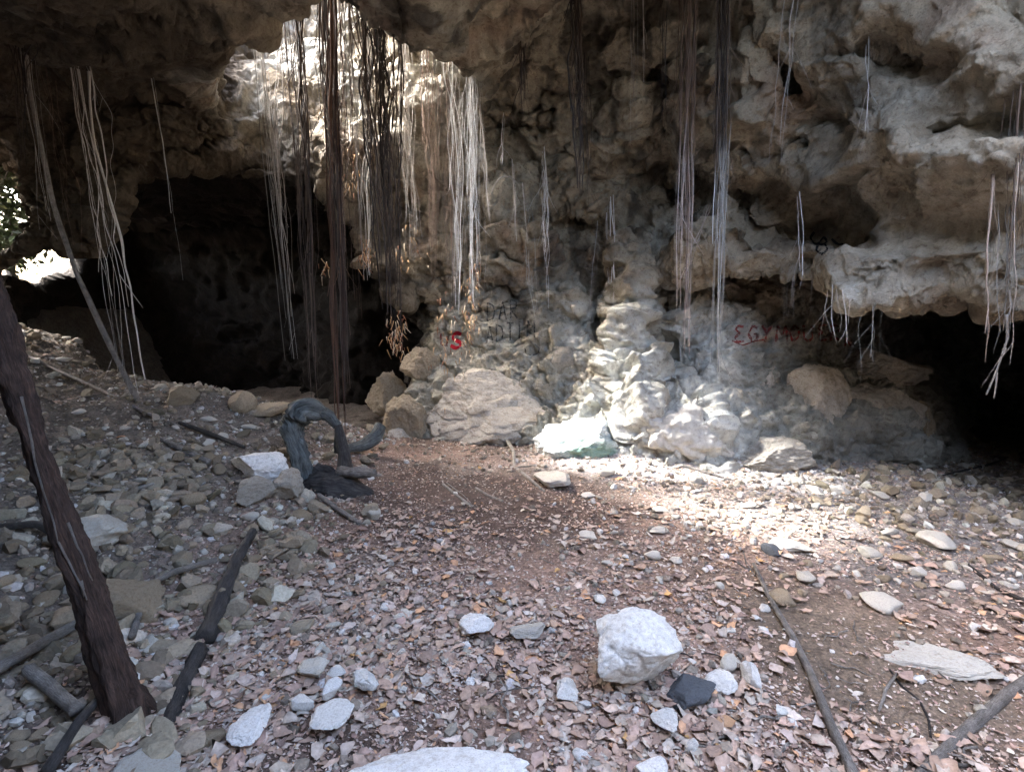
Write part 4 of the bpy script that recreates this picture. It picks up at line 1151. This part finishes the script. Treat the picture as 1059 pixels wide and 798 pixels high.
# left side
def path_root(pts, ds, r0, r1, label, mat, seed=1, name='hanging_root', extra=None):
    P = [at(x, y, d) for (x, y), d in zip(pts, ds)]
    tb = [tube(P, np.linspace(r0, r1, len(P)), 10, 0.35, seed, 0.025)]
    for e in (extra or []): tb.append(e)
    o = build_tubes(name, tb, mat, loc=tuple(P[0])); return tag(o, label, 'root')
path_root([(20, -40), (27, 60), (30, 90), (42, 150), (56, 215), (80, 285), (108, 345), (130, 390), (146, 420)], [4.3, 4.35, 4.4, 4.5, 4.6, 4.7, 4.8, 4.85, 4.9], 0.014, 0.024, 'thick pale root slanting down to the slope at the left', M_GREYWOOD, 3)
roots((24, 20), (52, 240), 4.4, 8, 6, 'pale', 'thin threads wrapped round the thick slanting root', 0.004, 0.08, up=0.3)
roots((62, -10), (140, 412), 4.6, 6, 4, 'pale', 'pale root strands reaching the slope beside the thick slanting root', 0.009, 0.12, up=0.2, ragged=0.05, d2=4.9, forks=0.15)
roots((68, 20), (128, 385), 4.55, 10, 8, 'pale', 'tangle of thin pale roots braided behind the slanting strands', 0.005, 0.14, up=0.2, ragged=0.5, d2=4.9)
roots((40, 60), (72, 260), 4.9, 14, 6, 'brown', 'dim thin roots between the thick slanting root and the braid', 0.004, 0.1, up=0.2)
roots((163, 85), (193, 292), 4.9, 3, 2, 'grey', 'lone faint root hanging before the black cave', 0.004, 0.03)
roots((25, -10), (24, 180), 4.2, 12, 14, 'dark', 'dark root threads in the top left corner', 0.005, 0.06, up=0.2)

# ------------------------------------------------------------------ wood on the floor
def stick(pts, rads, mat, label, name='stick', forks=(), rough=0.3, lift=0.0, cat='stick', seed=5, parts=False):
    P = []
    for i, q in enumerate(pts):
        p, d = on_ground(q[0], q[1]); p.z += rads[min(i, len(rads) - 1)] * 0.7 + lift + (q[2] if len(q) > 2 else 0)
        P.append(p)
    R = list(np.interp(np.linspace(0, 1, len(P)), np.linspace(0, 1, len(rads)), rads))
    tb = [tube(P, R, 12, rough, seed, max(0.012, max(R) * 0.5))]
    for f in forks:
        Pf = []
        for q in f[0]:
            p, d = on_ground(q[0], q[1]); p.z += f[1] * 0.8 + lift + (q[2] if len(q) > 2 else 0); Pf.append(p)
        tb.append(tube(Pf, np.linspace(f[1], f[1] * 0.5, len(Pf)), 8, rough, seed + 3, 0.012))
    o = build_tubes(name, tb, mat, loc=tuple(P[0]))
    return tag(o, label, cat)
stick([(779, 588, .02), (795, 620), (815, 655), (838, 700), (856, 745), (884, 812)], [0.009, 0.016, 0.019, 0.021], M_GREYWOOD, 'long grey stick running to the bottom edge at the right', seed=6, forks=[([(781, 596), (772, 585), (768, 575, .03)], 0.006)])
stick([(1085, 690), (1040, 722), (1000, 758), (945, 812)], [0.02, 0.02, 0.017], M_GREYWOOD, 'grey stick across the bottom right corner', seed=8, forks=[([(975, 792), (1000, 793), (1015, 786)], 0.007)])
stick([(908, 738), (914, 722), (915, 714), (927, 703, .02)], [0.005, 0.008, 0.005], M_PALEWOOD, 'short hooked pale twig on the bare soil', name='twig', cat='twig')
stick([(920, 695), (932, 712), (950, 725), (960, 745), (962, 765)], [0.004, 0.005, 0.004], M_DARKWOOD, 'thin dark curved twig between the buried slab and corner stick', name='twig', cat='twig')
stick([(800, 788), (815, 770), (822, 762)], [0.008, 0.005], M_PALEWOOD, 'short bent twig left of the long stick near the bottom', name='twig', cat='twig')
stick([(519, 452, .06), (531, 470, .02), (532, 484), (545, 494), (560, 507)], [0.017, 0.015, 0.011], M_PALEWOOD, 'white forked stick leaning from the wall onto the leaf floor', forks=[([(532, 484), (550, 483), (567, 484)], 0.010), ([(532, 487), (524, 488)], 0.006)])
stick([(458, 502), (475, 515), (488, 525)], [0.011, 0.010], M_PALEWOOD, 'pale twig on the dark soil, left of the white forked stick', name='twig', cat='twig', forks=[([(462, 500), (480, 513), (487, 521)], 0.004)])
stick([(492, 506), (505, 513), (520, 519)], [0.010, 0.009], M_PALEWOOD, 'small forked twig on the dark soil centre', name='twig', cat='twig', forks=[([(508, 514), (513, 508)], 0.004)])
stick([(480, 466), (505, 464), (525, 467)], [0.006, 0.005], M_GREYWOOD, 'thin grey stick lying at the foot of the widest pale boulder', name='twig', cat='twig')
stick([(572, 442, .05), (600, 438, .07), (640, 450, .03), (700, 480), (760, 498)], [0.01, 0.013, 0.009], M_GREYWOOD, 'thin root along the foot of the chalky wall', name='root', cat='root')
stick([(262, 560, .05), (244, 590, .03), (225, 640, .02), (213, 668)], [0.022, 0.034, 0.038], M_DARKWOOD, 'dark rotten branch, upper piece pointing at the stump', name='branch', cat='branch', rough=0.5, seed=12)
stick([(208, 678, .01), (190, 715, .01), (172, 760), (160, 800)], [0.030, 0.024, 0.014], M_DARKWOOD, 'dark rotten branch, lower piece reaching the bottom edge', name='branch', cat='branch', rough=0.5, seed=14)
stick([(225, 590, .05), (180, 606, .05), (120, 642, .06), (60, 672, .05), (-20, 720, .04)], [0.014, 0.018, 0.02], M_GREYWOOD, 'brown branch lying behind the leaning root', name='branch', cat='branch', seed=16)
stick([(160, 612, .05), (148, 640, .05), (138, 670, .03)], [0.01, 0.016], M_GREYWOOD, 'short branch crossing under the long brown branch', name='branch', cat='branch')
stick([(32, 712, .06), (55, 728, .05), (82, 752, .04)], [0.024, 0.022], M_GREYWOOD, 'thick short stick left of the leaning root foot', name='branch', cat='branch')
stick([(112, 730, .05), (85, 760, .04), (50, 812, .02)], [0.012, 0.02], M_DARKWOOD, 'dark stick running from the root foot to the lower left corner', name='branch', cat='branch')
stick([(163, 457, .02), (185, 468, .02), (216, 482, .01)], [0.016, 0.026, 0.022], M_GREYWOOD, 'grey broken log on the slope above the rubble', name='log', cat='log', rough=0.5)
stick([(186, 442, .03), (215, 452, .02), (253, 467, .02)], [0.014, 0.022, 0.014], M_DARKWOOD, 'dark branch lying above the grey broken log', name='branch', cat='branch')
stick([(10, 362, .03), (50, 382, .02), (100, 404, .02), (150, 430, .02), (190, 446, .01)], [0.018, 0.014, 0.012], M_GREYWOOD, 'long thin root running down the slope from the lit ridge', name='root', cat='root')
stick([(88, 506, .03), (120, 512, .02), (150, 508, .02), (190, 495, .02)], [0.008, 0.013, 0.008], M_PALEWOOD, 'pale stick lying across the rubble slope', forks=[([(125, 511), (145, 516), (160, 520)], 0.008)])
stick([(0, 325, .05), (14, 335, .06), (25, 350, .03)], [0.03, 0.025], M_PALEWOOD, 'pale curved branch on the lit ridge at the far left', name='branch', cat='branch')
stick([(0, 560, .05), (40, 556, .06), (70, 568, .03)], [0.02, 0.018], M_DARKWOOD, 'dark stick at the left edge beside the leaning root', name='branch', cat='branch')
stick([(1059, 470, .02), (1020, 482), (985, 490), (950, 500)], [0.012, 0.010], M_DARKWOOD, 'dark stick in the rubble before the right hollow')
stick([(1000, 585), (1030, 610), (1070, 628)], [0.010, 0.012], M_DARKWOOD, 'dark thin branch at the right edge on grey rubble', name='branch', cat='branch')
stick([(900, 545), (940, 560), (985, 575)], [0.006, 0.006], M_GREYWOOD, 'straight grey twig on the dusty rubble', name='twig', cat='twig')
stick([(745, 568), (760, 580), (775, 592)], [0.006, 0.006], M_GREYWOOD, 'short twig touching the tip of the long stick', name='twig', cat='twig')
stick([(690, 505), (725, 512), (770, 520)], [0.006, 0.005], M_GREYWOOD, 'thin twig on the bright gravel below the wall', name='twig', cat='twig')

# small anonymous twigs strewn in the litter
tw_protos = []
for i in range(5):
    P, R = strand((0, 0, 0), (1, 0, 0), 0.02, 0.012, 0.25, 50 + i, n=9)
    P[:, 2] *= 0.3
    o = build_tubes('twig', [tube(P, R, 6, 0.2, i, 0.06)], [M_GREYWOOD, M_PALEWOOD, M_DARKWOOD][i % 3]); tw_protos.append(o.data); bpy.data.objects.remove(o)
for i in range(60):
    px, py = random.uniform(360, 1050), random.uniform(500, 790)
    p, d = on_ground(px, py)
    o = link('twig', tw_protos[i % 5]); s = random.uniform(0.07, 0.24)
    o.location = (p.x, p.y, p.z + 0.012); o.scale = (s, s, s); o.rotation_euler = (0, random.uniform(-.06, .06), random.uniform(0, 6.28))
    tag(o, ['grey', 'pale', 'dark', 'grey', 'pale'][i % 5] + (' short' if s < 0.13 else ' long') + ' thin twig ' + relation(px, py), 'twig', 'twigs strewn in the leaf litter')

# leaning reddish root / trunk at the left
P = [at(-150, -60, 2.35), at(-95, 60, 2.32), at(-45, 200, 2.28), at(0, 345, 2.2), at(40, 470, 2.12), at(75, 570, 2.05), at(105, 650, 1.98), at(128, 722, 1.93), at(136, 750, 1.92)]
P[0].z += 0.9
o = empty('leaning_root', tuple(P[-1]), 'thick red-brown root leaning from upper left to the rubble in front', 'root')
build_tubes('trunk', [tube(P, [0.06, 0.058, 0.054, 0.050, 0.047, 0.046, 0.048, 0.058, 0.066], 40, 0.55, 9, 0.012)], M_REDWOOD, parent=o, loc=tuple(P[-1]))
sc_ = []
for k, (x0, y0, x1, y1) in enumerate([(22, 410, 60, 560), (60, 560, 90, 620), (84, 600, 112, 690), (70, 540, 96, 600), (100, 640, 126, 700)]):
    q0, q1 = at(x0, y0, 2.1 - 0.0002 * y0), at(x1, y1, 2.08 - 0.0002 * y1)
    Pm, Rm = strand(q0, q1, 0.005, 0.002, 0.015, 70 + k, n=10); sc_.append(tube(Pm, Rm, 6, 0.8, k, 0.01))
build_tubes('bark_strip', sc_, M_GREYWOOD, parent=o, loc=tuple(P[-1]))
tt = []
for k, (x1, y1) in enumerate([(150, 742), (118, 760), (155, 720), (108, 745), (165, 735)]):
    q = at(132, 715, 1.93); p, d = on_ground(x1, y1)
    tt.append(tube([q, q.lerp(p, 0.5) + Vector((0, 0, .01)), p - Vector((0, 0, .02))], [0.03, 0.022, 0.01], 10, 0.4, k, 0.012))
build_tubes('root_flare', tt, M_REDWOOD, parent=o, loc=tuple(P[-1]))

# twisted driftwood, stump and small log in the middle left
def seg(pl, d0, rads, sides=16, rough=0.3, seed=1):
    return tube([at(x, y, d0 + (q[0] if q else 0)) for x, y, *q in pl], rads, sides, rough, seed, 0.02)
D0 = 4.35
o = empty('driftwood', tuple(at(313, 500, D0)), 'twisted blue-grey driftwood root arching over pale stones', 'driftwood')
build_tubes('arch', [seg([(330, 428, .04), (324, 424, .0), (314, 423, -.02), (304, 434, -.04), (303, 448, -.05), (309, 462, -.05), (311, 480, -.03), (313, 505, 0), (318, 520, 0)], D0, [0.05, 0.075, 0.10, 0.105, 0.09, 0.075, 0.07, 0.08, 0.09], 30, 0.8, 21)], M_BLUEWOOD, parent=o, loc=tuple(at(313, 500, D0)))
build_tubes('knot', [seg([(293, 444, -.02), (299, 437, -.03), (306, 432, -.02)], D0, [0.02, 0.06, 0.05], 20, 0.6, 23), seg([(318, 425, 0), (338, 428, .03), (350, 442, .06), (349, 468, .08)], D0, [0.06, 0.045, 0.035, 0.03], 20, 0.6, 24), seg([(312, 500, 0), (300, 512, -.05), (292, 520, -.1)], D0, [0.05, 0.035, 0.015], 16, 0.6, 26)], M_BLUEWOOD, parent=o, loc=tuple(at(313, 500, D0)))
D0 = 4.25
o = empty('stump', tuple(at(345, 520, D0)), 'dark rotten stump where the red root bundle touches the floor', 'stump')
build_tubes('stump_body', [seg([(312, 512), (335, 505, -.05), (360, 508, -.05), (383, 516)], D0, [0.08, 0.13, 0.12, 0.07], 24, 0.5, 25), seg([(325, 490, .1), (345, 500), (356, 520)], D0, [0.08, 0.10, 0.08], 20, 0.5, 27), seg([(350, 440, .15), (356, 470, .1), (358, 505, 0)], D0, [0.035, 0.05, 0.09], 16, 0.4, 28)], M_DARKWOOD, parent=o, loc=tuple(at(345, 520, D0)))
build_tubes('broken_branch', [seg([(352, 488), (368, 489, -.1), (388, 489, -.15)], D0, [0.05, 0.045, 0.03], 16, 0.5, 29)], M_GREYWOOD, parent=o, loc=tuple(at(345, 520, D0)))
stick([(330, 520, .04), (348, 530, .02), (372, 543, .0)], [0.018, 0.016], M_GREYWOOD, 'short stick leaning on the front of the dark stump')
D0 = 5.0
tag(build_tubes('log', [seg([(393, 440, .1), (388, 452, .03), (378, 460, 0), (360, 464, -.02)], D0, [0.055, 0.065, 0.06, 0.04], 18, 0.3, 31)], M_BLUEWOOD, loc=tuple(at(378, 460, D0))), 'short blue-grey log with a sawn end right of the red root', 'log')

# ------------------------------------------------------------------ leafy growth outside the far left opening
def shrub(c, r, n, label):
    o = empty('shrub', tuple(c), label, 'shrub')
    tb = [tube([c + Vector((0, 0, -r * 1.4)), c + Vector((random.uniform(-.3, .3), random.uniform(-.3, .3), 0)) * r, c + Vector((random.uniform(-.9, .9), random.uniform(-.9, .9), random.uniform(.3, .9))) * r], [0.03, 0.02, 0.008], 6, 0.2, i, 0.05) for i in range(6)]
    build_tubes('stem', tb, M_GREYWOOD, parent=o, loc=tuple(c))
    base = np.array([(-1, 0, 0), (0, .45, .1), (1, 0, 0), (0, -.45, .1)])
    s = RNG.uniform(0.04, 0.09, n); B = base[None] * s[:, None, None]
    B = np.einsum('nij,nvj->nvi', rand_rot(n, 0.8), B)
    q = RNG.normal(0, 0.42, (n, 3)) * r
    B += q[:, None]
    link('foliage', mesh_from('foliage', B.reshape(-1, 3), np.arange(n * 4).reshape(n, 4), False, np.repeat(pick([(2, .16, .2, .1), (1, .3, .32, .24)], n), 4, 0), M_LEAF), o)
shrub(at(-10, 205, 8.6), 0.7, 1500, 'sunlit leafy growth outside the small opening at the left edge')
shrub(at(6, 250, 8.8), 0.5, 900, 'lower sunlit leaves at the bottom of the small left opening')

# look-alike labels: say which of them it is, counted from the left
by = {}
for o in COL.objects:
    if 'label' in o.keys() and o.get('group'): by.setdefault(o['label'], []).append(o)
NUM = {2: 'two', 3: 'three', 4: 'four', 5: 'five', 6: 'six', 7: 'seven'}; ORD = ['', 'second', 'third', 'fourth', 'fifth', 'sixth', 'seventh']
for lb, os_ in by.items():
    if 1 < len(os_) <= 7:
        os_.sort(key=lambda q: float(project(np.array([tuple(q.location)]))[0][0]))
        for i, q in enumerate(os_):
            q['label'] = lb + (', leftmost of ' + NUM[len(os_)] if i == 0 else ', rightmost of ' + NUM[len(os_)] if i == len(os_) - 1 else ', ' + ORD[i] + ' from left')

for o in COL.objects:
    if 'label' in o.keys() and len(o['label'].split()) > 16:
        w = o['label'].replace(' and left of', ' left of').replace(' and right of', ' right of'); w = w.replace(' the dark branch', ' dark branch'); o['label'] = w
# ------------------------------------------------------------------ graffiti on the rock
def paint_mat(name, col, cover=0.5):
    m, nt, b = mat_nodes(name)
    tc = nt.nodes.new('ShaderNodeTexCoord')
    n = add_noise(nt, 22, 10, tc.outputs['Object'], 0.85)
    b.inputs['Base Color'].default_value = (*col, 1); b.inputs['Roughness'].default_value = 0.8
    r = ramp(nt, n.outputs['Fac'], [(cover - 0.06, (0, 0, 0)), (cover + 0.08, (1, 1, 1))])
    tr = nt.nodes.new('ShaderNodeBsdfTransparent'); mx = nt.nodes.new('ShaderNodeMixShader')
    out = [x for x in nt.nodes if x.type == 'OUTPUT_MATERIAL'][0]
    nt.links.new(r.outputs[0], mx.inputs[0]); nt.links.new(tr.outputs[0], mx.inputs[1]); nt.links.new(b.outputs[0], mx.inputs[2]); nt.links.new(mx.outputs[0], out.inputs[0])
    return m
GR = bpy.context
def graffiti(name, strokes, width, mat, label, box):
    bv = wall_bvh(*box)
    cam_p = Vector((0, 0, CAM_Z))
    V = []; Fs = []
    for st in strokes:
        P = np.array(st, float); seg_ = np.hypot(*np.diff(P, axis=0).T); L = np.concatenate([[0], np.cumsum(seg_)])
        n = max(3, int(L[-1] / 0.8)); t = np.linspace(0, L[-1], n)
        x = np.interp(t, L, P[:, 0]); y = np.interp(t, L, P[:, 1])
        for _ in range(2):
            x[1:-1] = (x[:-2] + 2 * x[1:-1] + x[2:]) / 4; y[1:-1] = (y[:-2] + 2 * y[1:-1] + y[2:]) / 4
        dx = np.gradient(x); dy = np.gradient(y); l = np.hypot(dx, dy) + 1e-6; nxn, nyn = -dy / l, dx / l
        prev = None
        for i in range(n):
            row = []
            for s in (-1, -.33, .33, 1):
                w = width / 2 * s * (0.85 + 0.25 * math.sin(i * 0.35))
                v = (at(x[i] + nxn[i] * w, y[i] + nyn[i] * w, 1.0) - cam_p).normalized()
                hit = bv.ray_cast(cam_p, v, 12)
                if hit[0] is None: row = None; break
                row.append(hit[0] - v * 0.006)
            if row is None: prev = None; continue
            base = len(V); V.extend(row)
            if prev is not None and max((V[prev + k] - row[k]).length for k in range(4)) < 0.3:
                for k in range(3): Fs.append((prev + k, prev + k + 1, base + k + 1, base + k))
            prev = base
    if not Fs: return
    me = bpy.data.meshes.new(name); c = sum(V, Vector()) / len(V)
    me.from_pydata([tuple(v - c) for v in V], [], Fs); me.materials.append(mat)
    me.polygons.foreach_set('use_smooth', np.ones(len(me.polygons), bool))
    tag(link(name, me, loc=c), label, 'graffiti')
M_RED = paint_mat('red_spray_paint', (0.45, 0.015, 0.03), 0.36); M_RED2 = paint_mat('faded_red_paint', (0.26, 0.045, 0.04), 0.46); M_BLK = paint_mat('faded_black_paint', (0.07, 0.07, 0.07), 0.48); M_BLK2 = paint_mat('black_spray_paint', (0.012, 0.012, 0.014), 0.34)
graffiti('graffiti', [[(477, 346), (473, 344), (469, 346), (468, 350), (472, 352), (476, 354), (476, 358), (471, 360), (466, 357)]], 3.8, M_RED, 'bright red letter S painted low on the back wall', (420, 300, 520, 420))
graffiti('graffiti', [[(456, 345), (456, 357), (461, 357)], [(463, 348), (462, 358)]], 2.0, M_RED2, 'faded red mark just left of the bright red S', (420, 300, 520, 420))
def T(pts, ox, oy, sx, sy): return [[(ox + x * sx, oy + y * sy) for x, y in s] for s in pts]
LET = {
    'D': [[(0, 0), (0, 1)], [(0, 0), (.6, .15), (.75, .5), (.6, .85), (0, 1)]], 'I': [[(.3, 0), (.3, 1)]], 'A': [[(0, 1), (.4, 0), (.75, 1)], [(.15, .65), (.65, .6)]],
    'R': [[(0, 1), (0, 0), (.6, .1), (.6, .4), (0, .5), (.7, 1)]], 'T': [[(0, 0), (.8, 0)], [(.4, 0), (.4, 1)]], 'M': [[(0, 1), (.1, 0), (.45, .6), (.8, 0), (.9, 1)]],
    'E': [[(.7, .05), (.3, 0), (.05, .2), (.4, .45), (0, .7), (.2, .98), (.75, .9)]], 'G': [[(.7, .15), (.3, 0), (0, .5), (.3, 1), (.7, .8), (.7, .5), (.4, .5)]], 'Y': [[(0, 0), (.35, .5)], [(.75, 0), (.35, .5), (.2, 1)]],
    'O': [[(.4, 0), (0, .4), (.2, .95), (.65, .8), (.75, .3), (.4, 0)]], 'U': [[(0, 0), (.05, .8), (.4, 1), (.7, .8), (.7, 0)]], 'N': [[(0, 1), (.05, 0), (.65, 1), (.7, 0)]], 'K': [[(0, 0), (0, 1)], [(.65, 0), (.05, .5), (.7, 1)]],
}
def word(w, x, y, sx, sy, adv, tilt=0):
    out = []
    for i, ch in enumerate(w):
        if ch != ' ': out += T(LET[ch], x + i * adv, y + i * tilt, sx, sy)
    return out
graffiti('graffiti', word('DAR', 504, 313, 10, 19, 12, -1.5), 1.6, M_BLK, 'faint black letters of the upper row on the back wall', (470, 280, 600, 400))
graffiti('graffiti', word('ADTIM', 503, 337, 9, 18, 10.5, -1.5), 1.6, M_BLK, 'faint black letters of the second row on the back wall', (470, 280, 600, 400))
graffiti('graffiti', [[(543, 360), (544, 366), (549, 367)], [(553, 356), (558, 360), (556, 366), (551, 367)]], 1.4, M_BLK, 'faint black curls under the two letter rows', (470, 280, 600, 400))
graffiti('graffiti', word('EGYMOUER', 760, 337, 13, 17, 14.2, -0.2), 2.6, M_RED2, 'faded red word on the recessed wall under the right overhang', (700, 280, 920, 420))
graffiti('graffiti', word('N', 874, 349, 9, 9, 10) + [[(896, 346), (904, 343), (906, 350)]], 1.8, M_RED2, 'small red marks after the faded red word', (800, 280, 940, 420))
graffiti('graffiti', [[(757, 352), (768, 357), (780, 353), (790, 351)]], 1.5, M_RED2, 'red scribble under the start of the faded word', (700, 280, 920, 420))
graffiti('graffiti', [[(842, 240), (838, 246), (842, 252), (850, 253), (856, 250), (852, 245), (846, 252), (844, 259), (850, 263), (856, 258), (853, 252)], [(860, 247), (864, 251), (868, 253), (872, 252)]], 2.6, M_BLK2, 'bold black looped sign painted under the right overhang', (780, 200, 920, 320))
print('done', time.time() - T0)
